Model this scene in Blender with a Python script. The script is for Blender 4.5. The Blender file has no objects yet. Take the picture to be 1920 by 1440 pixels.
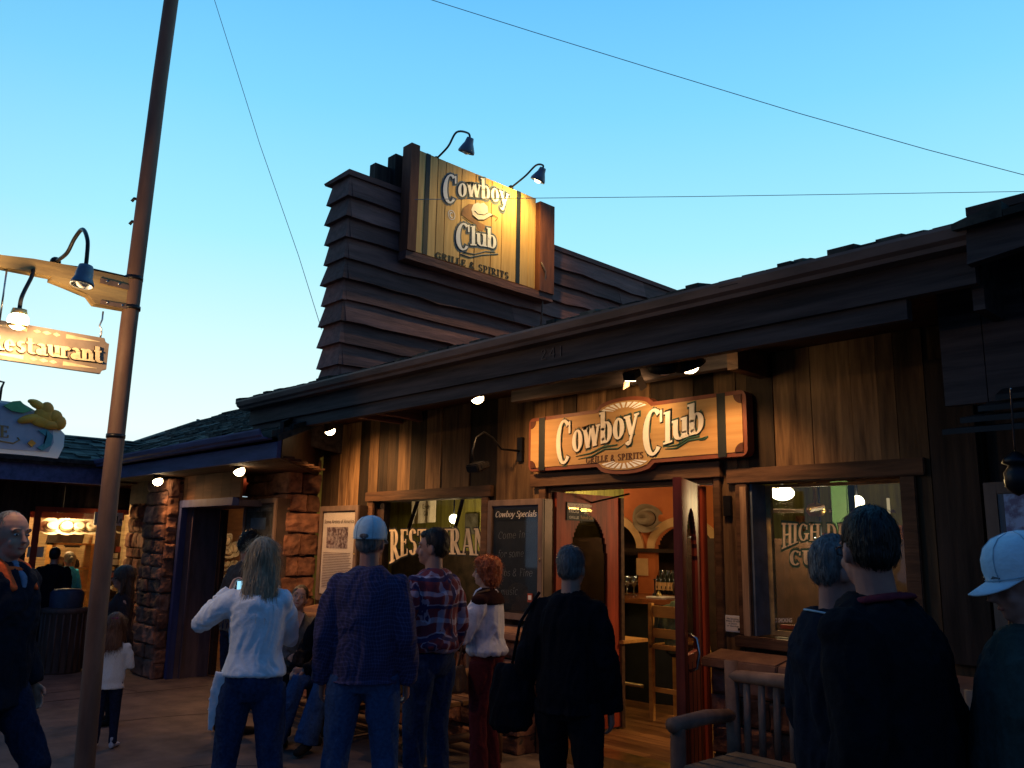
import bpy, bmesh, math, random
import numpy as np
from mathutils import Vector, Matrix, noise
random.seed(7)
PI = math.pi
SC = bpy.context.scene
COL = SC.collection

# ------------------------------------------------------------------ camera
FPX = 1575.0
YAW = math.radians(43.3); PITCH = math.radians(11.0); ROLL = math.radians(1.05)
CAM = Vector((0, 0, 1.6))
FH = Vector((-math.cos(YAW), math.sin(YAW), 0)); R0 = Vector((math.sin(YAW), math.cos(YAW), 0)); ZU = Vector((0, 0, 1))
FW = math.cos(PITCH) * FH + math.sin(PITCH) * ZU
UP0 = -math.sin(PITCH) * FH + math.cos(PITCH) * ZU
RT = math.cos(ROLL) * R0 + math.sin(ROLL) * UP0
UPV = math.cos(ROLL) * UP0 - math.sin(ROLL) * R0
cd = bpy.data.cameras.new('camera'); cam = bpy.data.objects.new('camera', cd); COL.objects.link(cam)
cd.sensor_width = 36; cd.lens = 36 * FPX / 1920; cd.clip_start = 0.05; cd.clip_end = 500
M = Matrix((RT, UPV, -FW)).transposed().to_4x4(); M.translation = CAM
cam.matrix_world = M
SC.camera = cam

# measuring helpers: where a sight line meets a real plane of the place
def ray(x, y): return FW + RT * ((x - 960) / FPX) + UPV * ((720 - y) / FPX)
def onY(x, y, Y): d = ray(x, y); return CAM + d * (Y / d.y)
def onX(x, y, X): d = ray(x, y); return CAM + d * (X / d.x)
def onZ(x, y, Z=0.0): d = ray(x, y); return CAM + d * ((Z - 1.6) / d.z)
def onD(x, y, D): d = ray(x, y); return CAM + d * (D / d.dot(FH))

# ------------------------------------------------------------------ world (dusk sky) and exposure
SC.view_settings.view_transform = 'Standard'; SC.view_settings.look = 'None'
SC.view_settings.exposure = 0.0; SC.view_settings.gamma = 1.0
W = bpy.data.worlds.new("World"); SC.world = W; W.use_nodes = True
nt = W.node_tree; nt.nodes.clear(); N = nt.nodes.new; L = nt.links.new
wo = N('ShaderNodeOutputWorld'); bg = N('ShaderNodeBackground'); L(bg.outputs[0], wo.inputs[0])
tc = N('ShaderNodeTexCoord'); nrm = N('ShaderNodeVectorMath'); nrm.operation = 'NORMALIZE'; L(tc.outputs['Generated'], nrm.inputs[0])
sep = N('ShaderNodeSeparateXYZ'); L(nrm.outputs[0], sep.inputs[0])
ramp = N('ShaderNodeValToRGB'); L(sep.outputs['Z'], ramp.inputs[0])
el = ramp.color_ramp.elements
stops = [(0.0, (0.50, 0.74, 0.88)), (0.12, (0.86, 1.02, 1.0)), (0.22, (0.66, 0.97, 1.02)), (0.34, (0.39, 0.86, 1.03)), (0.48, (0.22, 0.68, 1.02)), (0.62, (0.12, 0.50, 0.97)), (1.0, (0.04, 0.20, 0.52))]
el[0].position = stops[0][0]; el[0].color = (*stops[0][1], 1)
el[1].position = 1.0; el[1].color = (*stops[-1][1], 1)
for p, c in stops[1:-1]:
    e = el.new(p); e.color = (*c, 1)
# the afterglow lies behind the restaurant: the sky dims away from it
GLOW = Vector((-0.55, 0.82, 0.10)).normalized()
dt = N('ShaderNodeVectorMath'); dt.operation = 'DOT_PRODUCT'; L(nrm.outputs[0], dt.inputs[0]); dt.inputs[1].default_value = GLOW
mr = N('ShaderNodeMapRange'); L(dt.outputs['Value'], mr.inputs[0])
for k, v in zip(('From Min', 'From Max', 'To Min', 'To Max'), (-0.5, 0.75, 0.0, 1.0)): mr.inputs[k].default_value = v
tm = N('ShaderNodeMix'); tm.data_type = 'RGBA'; L(mr.outputs[0], tm.inputs[0]); tm.inputs[6].default_value = (0.10, 0.15, 0.28, 1); tm.inputs[7].default_value = (1.04, 1.04, 1.04, 1)
sc_ = N('ShaderNodeVectorMath'); sc_.operation = 'MULTIPLY'; L(ramp.outputs[0], sc_.inputs[0]); L(tm.outputs[2], sc_.inputs[1])
sky = N('ShaderNodeTexSky'); sky.sky_type = 'NISHITA'; sky.sun_disc = False
sky.sun_elevation = math.radians(1.0); sky.sun_rotation = math.radians(-34)
sks = N('ShaderNodeVectorMath'); sks.operation = 'SCALE'; L(sky.outputs[0], sks.inputs[0]); sks.inputs['Scale'].default_value = 0.003
add = N('ShaderNodeVectorMath'); add.operation = 'ADD'; L(sc_.outputs[0], add.inputs[0]); L(sks.outputs[0], add.inputs[1])
L(add.outputs[0], bg.inputs[0]); bg.inputs[1].default_value = 1.0

# ------------------------------------------------------------------ materials
MATS = {}
def newmat(name):
    m = bpy.data.materials.new(name); m.use_nodes = True; m.node_tree.nodes.clear(); MATS[name] = m
    return m, m.node_tree.nodes.new, m.node_tree.links.new
def mat(name, c1, c2=None, rough=0.7, scale=(8, 8, 8), bump=0.15, detail=6, metal=0.0, tone=0.0, contrast=(0.35, 0.65), spec=0.3, coord='Object', sheen=0.0):
    """mottled procedural surface; tone = how much the per-piece attribute varies the brightness"""
    if name in MATS: return MATS[name]
    m, N, L = newmat(name)
    out = N('ShaderNodeOutputMaterial'); b = N('ShaderNodeBsdfPrincipled'); L(b.outputs[0], out.inputs[0])
    b.inputs['Roughness'].default_value = rough; b.inputs['Metallic'].default_value = metal; b.inputs['Specular IOR Level'].default_value = spec
    b.inputs['Sheen Weight'].default_value = sheen
    c2 = c2 or tuple(min(1, x * 0.6) for x in c1)
    tc = N('ShaderNodeTexCoord'); mp = N('ShaderNodeMapping'); L(tc.outputs[coord], mp.inputs[0]); mp.inputs['Scale'].default_value = scale
    n = N('ShaderNodeTexNoise'); L(mp.outputs[0], n.inputs[0]); n.inputs['Scale'].default_value = 1.0; n.inputs['Detail'].default_value = detail; n.inputs['Roughness'].default_value = 0.6
    r = N('ShaderNodeMapRange'); L(n.outputs[0], r.inputs[0]); r.inputs['From Min'].default_value = contrast[0]; r.inputs['From Max'].default_value = contrast[1]
    mx = N('ShaderNodeMix'); mx.data_type = 'RGBA'; L(r.outputs[0], mx.inputs[0]); mx.inputs[6].default_value = (*c2, 1); mx.inputs[7].default_value = (*c1, 1)
    col = mx.outputs[2]
    if tone > 0:
        at = N('ShaderNodeAttribute'); at.attribute_name = 'tone'
        t = N('ShaderNodeMapRange'); L(at.outputs['Fac'], t.inputs[0]); t.inputs['To Min'].default_value = 1 - tone; t.inputs['To Max'].default_value = 1 + tone
        sc = N('ShaderNodeVectorMath'); sc.operation = 'SCALE'; L(col, sc.inputs[0]); L(t.outputs[0], sc.inputs['Scale']); col = sc.outputs[0]
    L(col, b.inputs['Base Color'])
    if bump:
        bp = N('ShaderNodeBump'); bp.inputs['Strength'].default_value = bump; bp.inputs['Distance'].default_value = 0.02; L(n.outputs[0], bp.inputs['Height']); L(bp.outputs[0], b.inputs['Normal'])
    return m
def emit(name, c, s):
    if name in MATS: return MATS[name]
    m, N, L = newmat(name); out = N('ShaderNodeOutputMaterial'); e = N('ShaderNodeEmission'); L(e.outputs[0], out.inputs[0])
    e.inputs[0].default_value = (*c, 1); e.inputs[1].default_value = s
    return m
def glass(name, tint=(0.9, 0.95, 0.92), refl=0.10):
    if name in MATS: return MATS[name]
    m, N, L = newmat(name); out = N('ShaderNodeOutputMaterial'); t = N('ShaderNodeBsdfTransparent'); g = N('ShaderNodeBsdfGlossy'); mx = N('ShaderNodeMixShader')
    t.inputs[0].default_value = (*tint, 1); g.inputs['Roughness'].default_value = 0.03; g.inputs[0].default_value = (0.9, 0.9, 0.9, 1)
    f = N('ShaderNodeLayerWeight'); f.inputs[0].default_value = 0.5
    pw = N('ShaderNodeMath'); pw.operation = 'POWER'; L(f.outputs['Facing'], pw.inputs[0]); pw.inputs[1].default_value = 4.0
    mu = N('ShaderNodeMath'); mu.operation = 'MULTIPLY_ADD'; L(pw.outputs[0], mu.inputs[0]); mu.inputs[1].default_value = 0.6; mu.inputs[2].default_value = refl * 0.5
    L(mu.outputs[0], mx.inputs[0]); L(t.outputs[0], mx.inputs[1]); L(g.outputs[0], mx.inputs[2]); L(mx.outputs[0], out.inputs[0])
    return m
def plaid(name, base, lines, sx, sz, w=0.35, third=None):
    m, N, L = newmat(name); out = N('ShaderNodeOutputMaterial'); b = N('ShaderNodeBsdfPrincipled'); L(b.outputs[0], out.inputs[0]); b.inputs['Roughness'].default_value = 0.9
    tc = N('ShaderNodeTexCoord'); wn = N('ShaderNodeTexNoise'); wn.inputs['Scale'].default_value = 4.5; wn.inputs['Detail'].default_value = 3; L(tc.outputs['Object'], wn.inputs[0])
    ws_ = N('ShaderNodeVectorMath'); ws_.operation = 'SCALE'; L(wn.outputs['Color'], ws_.inputs[0]); ws_.inputs['Scale'].default_value = 0.11
    wa_ = N('ShaderNodeVectorMath'); wa_.operation = 'ADD'; L(tc.outputs['Object'], wa_.inputs[0]); L(ws_.outputs[0], wa_.inputs[1])
    sp = N('ShaderNodeSeparateXYZ'); L(wa_.outputs[0], sp.inputs[0])
    xy = N('ShaderNodeMath'); xy.operation = 'ADD'; L(sp.outputs[0], xy.inputs[0]); L(sp.outputs[1], xy.inputs[1])
    def band(sock, f, w):
        a = N('ShaderNodeMath'); a.operation = 'MULTIPLY'; L(sock, a.inputs[0]); a.inputs[1].default_value = f
        fr = N('ShaderNodeMath'); fr.operation = 'FRACT'; L(a.outputs[0], fr.inputs[0])
        lt = N('ShaderNodeMath'); lt.operation = 'LESS_THAN'; L(fr.outputs[0], lt.inputs[0]); lt.inputs[1].default_value = w
        return lt.outputs[0]
    bx, bz = band(xy.outputs[0], sx, w), band(sp.outputs[2], sz, w)
    s = N('ShaderNodeMath'); s.operation = 'ADD'; L(bx, s.inputs[0]); L(bz, s.inputs[1])
    h = N('ShaderNodeMath'); h.operation = 'MULTIPLY'; L(s.outputs[0], h.inputs[0]); h.inputs[1].default_value = 0.5
    mx = N('ShaderNodeMix'); mx.data_type = 'RGBA'; L(h.outputs[0], mx.inputs[0]); mx.inputs[6].default_value = (*base, 1); mx.inputs[7].default_value = (*lines, 1)
    col = mx.outputs[2]
    if third:
        b2 = band(xy.outputs[0], sx * 0.5, 0.12); b3 = band(sp.outputs[2], sz * 0.5, 0.12)
        q = N('ShaderNodeMath'); q.operation = 'MAXIMUM'; L(b2, q.inputs[0]); L(b3, q.inputs[1])
        m2 = N('ShaderNodeMix'); m2.data_type = 'RGBA'; L(q.outputs[0], m2.inputs[0]); L(col, m2.inputs[6]); m2.inputs[7].default_value = (*third, 1); col = m2.outputs[2]
    L(col, b.inputs['Base Color'])
    return m

GR = (3, 3, 22)
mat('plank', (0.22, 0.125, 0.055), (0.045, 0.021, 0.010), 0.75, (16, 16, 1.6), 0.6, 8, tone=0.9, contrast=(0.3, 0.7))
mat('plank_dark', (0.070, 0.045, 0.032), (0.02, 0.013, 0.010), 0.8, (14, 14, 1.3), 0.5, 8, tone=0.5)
mat('trim', (0.13, 0.062, 0.030), (0.05, 0.024, 0.012), 0.7, (2, 20, 20), 0.4, 8, tone=0.3)
mat('trim_light', (0.40, 0.25, 0.14), (0.2, 0.11, 0.06), 0.7, (25, 25, 2), 0.3, 8)
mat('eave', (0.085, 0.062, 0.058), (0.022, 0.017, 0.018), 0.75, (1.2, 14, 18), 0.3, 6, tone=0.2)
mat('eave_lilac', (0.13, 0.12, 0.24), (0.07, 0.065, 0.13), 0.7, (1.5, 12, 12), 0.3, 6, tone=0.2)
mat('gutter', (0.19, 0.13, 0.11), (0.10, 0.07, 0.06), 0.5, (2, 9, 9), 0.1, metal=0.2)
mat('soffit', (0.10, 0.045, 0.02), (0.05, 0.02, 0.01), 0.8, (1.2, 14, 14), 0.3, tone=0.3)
mat('shingle', (0.085, 0.08, 0.06), (0.02, 0.022, 0.018), 0.9, (9, 9, 9), 0.6, tone=0.7)
mat('clap', (0.27, 0.12, 0.095), (0.12, 0.055, 0.045), 0.8, (14, 2.0, 16), 0.8, 10, tone=0.4, contrast=(0.3, 0.7))
mat('clap_red', (0.26, 0.085, 0.04), (0.13, 0.045, 0.025), 0.75, (14, 14, 2), 0.3, 8)
mat('stone', (0.34, 0.15, 0.085), (0.12, 0.055, 0.036), 0.85, (7, 7, 9), 0.9, 8, tone=0.45)
mat('stone_cap', (0.26, 0.14, 0.085), (0.15, 0.075, 0.05), 0.85, (6, 6, 9), 0.5, 8, tone=0.2)
mat('mortar', (0.06, 0.04, 0.032), None, 0.95)
mat('sidewalk', (0.16, 0.11, 0.088), (0.070, 0.049, 0.042), 0.92, (3.1, 3.1, 3.1), 0.6, 14, contrast=(0.32, 0.68))
mat('floor_in', (0.20, 0.09, 0.03), (0.09, 0.035, 0.012), 0.4, (2, 14, 5), 0.15, tone=0.35)
mat('purple', (0.12, 0.085, 0.10), (0.07, 0.05, 0.06), 0.6, (10, 10, 2), 0.15)
mat('blue_trim', (0.045, 0.06, 0.17), (0.03, 0.035, 0.10), 0.6, (10, 10, 2), 0.15)
mat('door_red', (0.30, 0.045, 0.018), (0.15, 0.022, 0.010), 0.55, (16, 16, 1.6), 0.15, 6, tone=0.2, spec=0.25)
mat('bronze', (0.11, 0.075, 0.06), (0.07, 0.05, 0.04), 0.45, (5, 5, 5), 0.05, metal=0.5)
mat('case_brown', (0.20, 0.13, 0.095), (0.12, 0.08, 0.06), 0.5, (9, 9, 3), 0.1)
mat('black_metal', (0.015, 0.016, 0.02), None, 0.4, metal=0.4)
mat('steel', (0.6, 0.6, 0.62), None, 0.25, metal=1.0, bump=0)
mat('brass', (0.75, 0.55, 0.22), None, 0.3, metal=1.0, bump=0)
mat('lamp_grey', (0.17, 0.21, 0.27), (0.1, 0.13, 0.17), 0.45, metal=0.3)
mat('pole', (0.20, 0.115, 0.08), (0.10, 0.055, 0.04), 0.65, (6, 6, 1.5), 0.2)
mat('timber', (0.46, 0.33, 0.14), (0.20, 0.14, 0.07), 0.75, (10, 1.2, 9), 0.5, 8)
mat('sign_wood', (0.47, 0.28, 0.11), (0.37, 0.205, 0.075), 0.6, (1.2, 30, 26), 0.12, 8)
mat('sign_pale', (0.74, 0.47, 0.17), (0.58, 0.34, 0.11), 0.65, (30, 30, 2.0), 0.2, 8, tone=0.16)
mat('sign_red', (0.19, 0.055, 0.028), (0.14, 0.04, 0.02), 0.5, bump=0.05)
mat('sign_black', (0.018, 0.022, 0.022), None, 0.5)
mat('sign_green', (0.045, 0.11, 0.075), None, 0.6, bump=0)
mat('sign_blue', (0.13, 0.19, 0.25), None, 0.7, bump=0)
mat('cream', (0.82, 0.76, 0.66), (0.74, 0.67, 0.57), 0.6, bump=0.03)
mat('cream_warm', (0.85, 0.68, 0.42), None, 0.6, bump=0)
mat('white', (0.85, 0.85, 0.84), (0.78, 0.78, 0.77), 0.6, bump=0.02)
mat('dark_text', (0.02, 0.016, 0.014), None, 0.6, bump=0)
mat('brown_text', (0.10, 0.03, 0.014), None, 0.6, bump=0)
mat('hair_tan', (0.36, 0.17, 0.07), (0.22, 0.10, 0.05), 0.7, bump=0)
mat('rest_board', (0.30, 0.23, 0.18), (0.24, 0.18, 0.14), 0.7, (12, 12, 12), 0.05)
mat('rest_edge', (0.20, 0.13, 0.09), None, 0.7, bump=0)
mat('slate', (0.028, 0.032, 0.034), (0.015, 0.017, 0.018), 0.5, (5, 5, 5), 0.03)
mat('chalk', (0.32, 0.32, 0.30), None, 0.9, bump=0)
mat('paper', (0.74, 0.66, 0.58), (0.68, 0.60, 0.53), 0.8, bump=0.02)
mat('photo', (0.42, 0.36, 0.36), (0.09, 0.05, 0.06), 0.6, (26, 26, 26), 0, 4, contrast=(0.4, 0.6))
mat('poster_old', (0.10, 0.10, 0.09), (0.035, 0.03, 0.02), 0.5, (12, 12, 12), 0)
mat('orange_wall', (0.62, 0.17, 0.045), (0.5, 0.13, 0.035), 0.75, (3, 3, 3), 0.1)
mat('arch_trim', (0.78, 0.46, 0.20), (0.66, 0.38, 0.16), 0.7, bump=0.1)
mat('olive_wall', (0.30, 0.29, 0.07), (0.15, 0.14, 0.04), 0.8, (14, 14, 1.2), 0.2)
mat('olive_ceiling', (0.32, 0.27, 0.12), (0.22, 0.18, 0.08), 0.8, bump=0.05)
mat('green_paint', (0.07, 0.20, 0.08), (0.05, 0.15, 0.06), 0.5, bump=0.05)
mat('brown_dark', (0.05, 0.025, 0.016), (0.025, 0.013, 0.008), 0.6)
mat('bar_wood', (0.22, 0.07, 0.025), (0.12, 0.035, 0.012), 0.25, (2, 20, 20), 0.05)
mat('dark_panel', (0.012, 0.013, 0.014), None, 0.6)
mat('log', (0.27, 0.17, 0.12), (0.14, 0.085, 0.06), 0.85, (5, 5, 5), 0.35, tone=0.2)
mat('log_warm', (0.22, 0.11, 0.05), (0.12, 0.06, 0.03), 0.7, (5, 5, 5), 0.3, tone=0.2)
mat('log_seat', (0.20, 0.17, 0.12), (0.12, 0.10, 0.07), 0.85, (2, 14, 6), 0.35, tone=0.3)
mat('bin', (0.12, 0.07, 0.055), (0.07, 0.04, 0.035), 0.7, (20, 20, 3), 0.4)
mat('bin_top', (0.04, 0.05, 0.09), None, 0.5)
mat('hatc', (0.75, 0.66, 0.48), (0.62, 0.52, 0.36), 0.8, bump=0.08)
mat('hatb', (0.34, 0.25, 0.16), (0.25, 0.17, 0.1), 0.8, bump=0.08)
mat('goods_dark', (0.06, 0.04, 0.03), (0.02, 0.015, 0.012), 0.6)
mat('shelf_wood', (0.55, 0.28, 0.07), (0.4, 0.18, 0.05), 0.5, (3, 20, 20), 0.1)
mat('wall_red', (0.36, 0.06, 0.03), (0.26, 0.045, 0.025), 0.7)
mat('goods', (0.50, 0.22, 0.08), (0.16, 0.06, 0.03), 0.6, (18, 18, 18), 0.1, tone=0.8)
mat('slatwall', (0.50, 0.36, 0.18), (0.30, 0.2, 0.1), 0.7, (1, 1, 30), 0.2)
glass('pane', (0.90, 0.93, 0.90), 0.08); glass('pane_case', (0.95, 0.95, 0.95), 0.08)
glass('pane_dark', (0.16, 0.13, 0.10), 0.22)
glass('glassware', (0.75, 0.8, 0.75), 0.9)
mat('bottle', (0.03, 0.025, 0.015), (0.015, 0.02, 0.01), 0.15, spec=0.6, bump=0)
emit('bulb', (1.0, 0.72, 0.38), 22); emit('bulb_soft', (1.0, 0.83, 0.52), 9); emit('warm_glow', (1.0, 0.74, 0.42), 0.45)

# ------------------------------------------------------------------ mesh building
class MB:
    """collects primitives, then builds one mesh object"""
    def __init__(s): s.v = []; s.f = []; s.t = []; s.sm = []
    def add(s, vs, fs, tone=None, smooth=False):
        b = len(s.v); s.v += [tuple(p) for p in vs]; tone = random.random() if tone is None else tone
        for f in fs: s.f.append(tuple(b + i for i in f)); s.t.append(tone); s.sm.append(smooth)
        return s
    def hexa(s, p, tone=None):
        """8 corners: bottom 4 ccw, top 4 ccw"""
        return s.add(p, [(3, 2, 1, 0), (4, 5, 6, 7), (0, 1, 5, 4), (1, 2, 6, 5), (2, 3, 7, 6), (3, 0, 4, 7)], tone)
    def box(s, x0, x1, y0, y1, z0, z1, tone=None):
        if x0 > x1: x0, x1 = x1, x0
        if y0 > y1: y0, y1 = y1, y0
        if z0 > z1: z0, z1 = z1, z0
        return s.hexa([(x0, y0, z0), (x1, y0, z0), (x1, y1, z0), (x0, y1, z0), (x0, y0, z1), (x1, y0, z1), (x1, y1, z1), (x0, y1, z1)], tone)
    def obox(s, c, ax, ay, az, tone=None):
        """box from a centre and three half-axis vectors"""
        c, ax, ay, az = map(Vector, (c, ax, ay, az))
        if ax.cross(ay).dot(az) < 0: ax = -ax
        P = [c - ax - ay - az, c + ax - ay - az, c + ax + ay - az, c - ax + ay - az]
        return s.hexa(P + [p + 2 * az for p in P], tone)
    def prism(s, poly, off, tone=None, smooth=False):
        """polygon (list of Vector) extruded by vector off"""
        n = len(poly); P = [Vector(p) for p in poly]; off = Vector(off)
        nn = Vector((0, 0, 0))
        for i in range(n): nn += P[i].cross(P[(i + 1) % n])
        if nn.dot(off) < 0: P.reverse()
        vs = P + [p + off for p in P]
        fs = [tuple(reversed(range(n))), tuple(range(n, 2 * n))] + [(i, (i + 1) % n, n + (i + 1) % n, n + i) for i in range(n)]
        return s.add(vs, fs, tone)
    def tube(s, pts, rad, n=10, tone=None, cap=True, flat=None):
        pts = [Vector(p) for p in pts]; m = len(pts)
        rad = [rad] * m if isinstance(rad, (int, float)) else list(rad)
        vs = []; fs = []
        t0 = (pts[1] - pts[0]).normalized(); ref = Vector((0, 0, 1)) if abs(t0.z) < 0.9 else Vector((0, 1, 0))
        u = ref.cross(t0).normalized()
        for i, p in enumerate(pts):
            t = ((pts[min(i + 1, m - 1)] - p).normalized() + (p - pts[max(i - 1, 0)]).normalized()).normalized()
            u = (u - t * u.dot(t)).normalized(); w = t.cross(u)
            r = rad[i]; ra, rb = (r if isinstance(r, tuple) else (r, r))
            for k in range(n):
                a = 2 * PI * k / n; vs.append(p + u * (ra * math.cos(a)) + w * (rb * math.sin(a)))
        for i in range(m - 1):
            for k in range(n):
                k2 = (k + 1) % n; fs.append((i * n + k, i * n + k2, (i + 1) * n + k2, (i + 1) * n + k))
        if cap: fs.append(tuple(reversed(range(n)))); fs.append(tuple(range((m - 1) * n, m * n)))
        return s.add(vs, fs, tone, True)
    def rings(s, rings, n=20, tone=None):
        """horizontal elliptic sections (centre, rx, ry) capped at both ends"""
        vs = []; fs = []; m = len(rings)
        for c, rx, ry in rings:
            for k in range(n):
                a = 2 * PI * k / n; vs.append((c[0] + rx * math.cos(a), c[1] + ry * math.sin(a), c[2]))
        up = rings[-1][0][2] > rings[0][0][2]
        for i in range(m - 1):
            for k in range(n):
                k2 = (k + 1) % n; q = (i * n + k, i * n + k2, (i + 1) * n + k2, (i + 1) * n + k); fs.append(q if up else q[::-1])
        a, b = tuple(reversed(range(n))), tuple(range((m - 1) * n, m * n))
        fs += [a, b] if up else [a[::-1], b[::-1]]
        return s.add(vs, fs, tone, True)
    def ball(s, c, rx, ry=None, rz=None, n=14, mtx=None, tone=None):
        ry = ry or rx; rz = rz or rx; vs = []; fs = []; m = n // 2
        c = Vector(c)
        for i in range(m + 1):
            th = PI * i / m
            for k in range(n):
                a = 2 * PI * k / n; q = Vector((rx * math.sin(th) * math.cos(a), ry * math.sin(th) * math.sin(a), rz * math.cos(th)))
                vs.append(c + (mtx @ q if mtx else q))
        for i in range(m):
            for k in range(n):
                k2 = (k + 1) % n
                if i == 0: fs.append((k, (i + 1) * n + k, (i + 1) * n + k2))
                elif i == m - 1: fs.append((i * n + k, (i + 1) * n + k, i * n + k2))
                else: fs.append((i * n + k, (i + 1) * n + k, (i + 1) * n + k2, i * n + k2))
        return s.add(vs, fs, tone, True)
    def lathe(s, c, prof, axis=(0, 0, 1), n=18, tone=None, close=False):
        """profile [(r, h)] turned about axis through c"""
        c = Vector(c); ax = Vector(axis).normalized(); ref = Vector((0, 0, 1)) if abs(ax.z) < 0.9 else Vector((1, 0, 0))
        u = ref.cross(ax).normalized(); w = ax.cross(u); vs = []; fs = []
        for r, h in prof:
            for k in range(n):
                a = 2 * PI * k / n; vs.append(c + ax * h + u * (r * math.cos(a)) + w * (r * math.sin(a)))
        for i in range(len(prof) - 1):
            for k in range(n):
                k2 = (k + 1) % n; fs.append((i * n + k, i * n + k2, (i + 1) * n + k2, (i + 1) * n + k))
        if close: fs.append(tuple(reversed(range(n)))); fs.append(tuple(range((len(prof) - 1) * n, len(prof) * n)))
        return s.add(vs, fs, tone, True)
    def mesh(s, name):
        me = bpy.data.meshes.new(name); me.from_pydata(s.v, [], s.f); me.update()
        a = me.attributes.new('tone', 'FLOAT', 'FACE'); a.data.foreach_set('value', s.t)
        me.polygons.foreach_set('use_smooth', s.sm)
        return me
    def build(s, name, m, parent=None, bevel=0.0):
        me = s.mesh(name)
        if bevel:
            bm = bmesh.new(); bm.from_mesh(me); bmesh.ops.remove_doubles(bm, verts=bm.verts, dist=1e-5)
            es = [e for e in bm.edges if len(e.link_faces) == 2 and e.calc_face_angle(0) > 0.6]
            bmesh.ops.bevel(bm, geom=es, offset=bevel, segments=2, affect='EDGES'); bm.to_mesh(me); bm.free()
        me.materials.append(MATS[m] if isinstance(m, str) else m)
        o = bpy.data.objects.new(name, me); COL.objects.link(o)
        if parent is not None:
            o.parent = parent; o.matrix_parent_inverse = parent_world(parent).inverted()
        return o
def parent_world(p):
    m = p.matrix_basis.copy()
    if p.parent is not None: m = parent_world(p.parent) @ p.matrix_parent_inverse @ m
    return m
def tag(o, label, cat, group=None):
    o['label'] = label; o['category'] = cat
    if group: o['group'] = group
    return o
def thing(name, label, cat, loc=(0, 0, 0), rz=0.0, group=None):
    o = bpy.data.objects.new(name, None); COL.objects.link(o); o.location = loc; o.rotation_euler = (0, 0, rz); o.empty_display_size = 0.1
    return tag(o, label, cat, group)
def struct(o): o['kind'] = 'structure'; return o
def copy_tree(o, parent=None):
    c = o.copy(); COL.objects.link(c); c.parent = parent
    if parent is not None: c.matrix_parent_inverse = o.matrix_parent_inverse.copy()
    for ch in [x for x in bpy.data.objects if x.parent == o]: copy_tree(ch, c)
    return c
def light(kind, loc, power, color, parent=None, target=None, size=0.05, spot=100, blend=0.6):
    ld = bpy.data.lights.new('lamp_light', kind); ld.energy = power; ld.color = color
    if kind in ('POINT', 'SPOT'): ld.shadow_soft_size = size
    if kind == 'AREA': ld.size = size
    if kind == 'SPOT': ld.spot_size = math.radians(spot); ld.spot_blend = blend
    o = bpy.data.objects.new('lamp_light', ld); COL.objects.link(o)
    mw = Matrix.Translation(Vector(loc))
    if target is not None: mw = mw @ (Vector(target) - Vector(loc)).to_track_quat('-Z', 'Y').to_matrix().to_4x4()
    if parent is not None: o.parent = parent; o.matrix_parent_inverse = parent_world(parent).inverted()
    o.matrix_basis = mw
    return o
WARM = (1.0, 0.52, 0.20)

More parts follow.
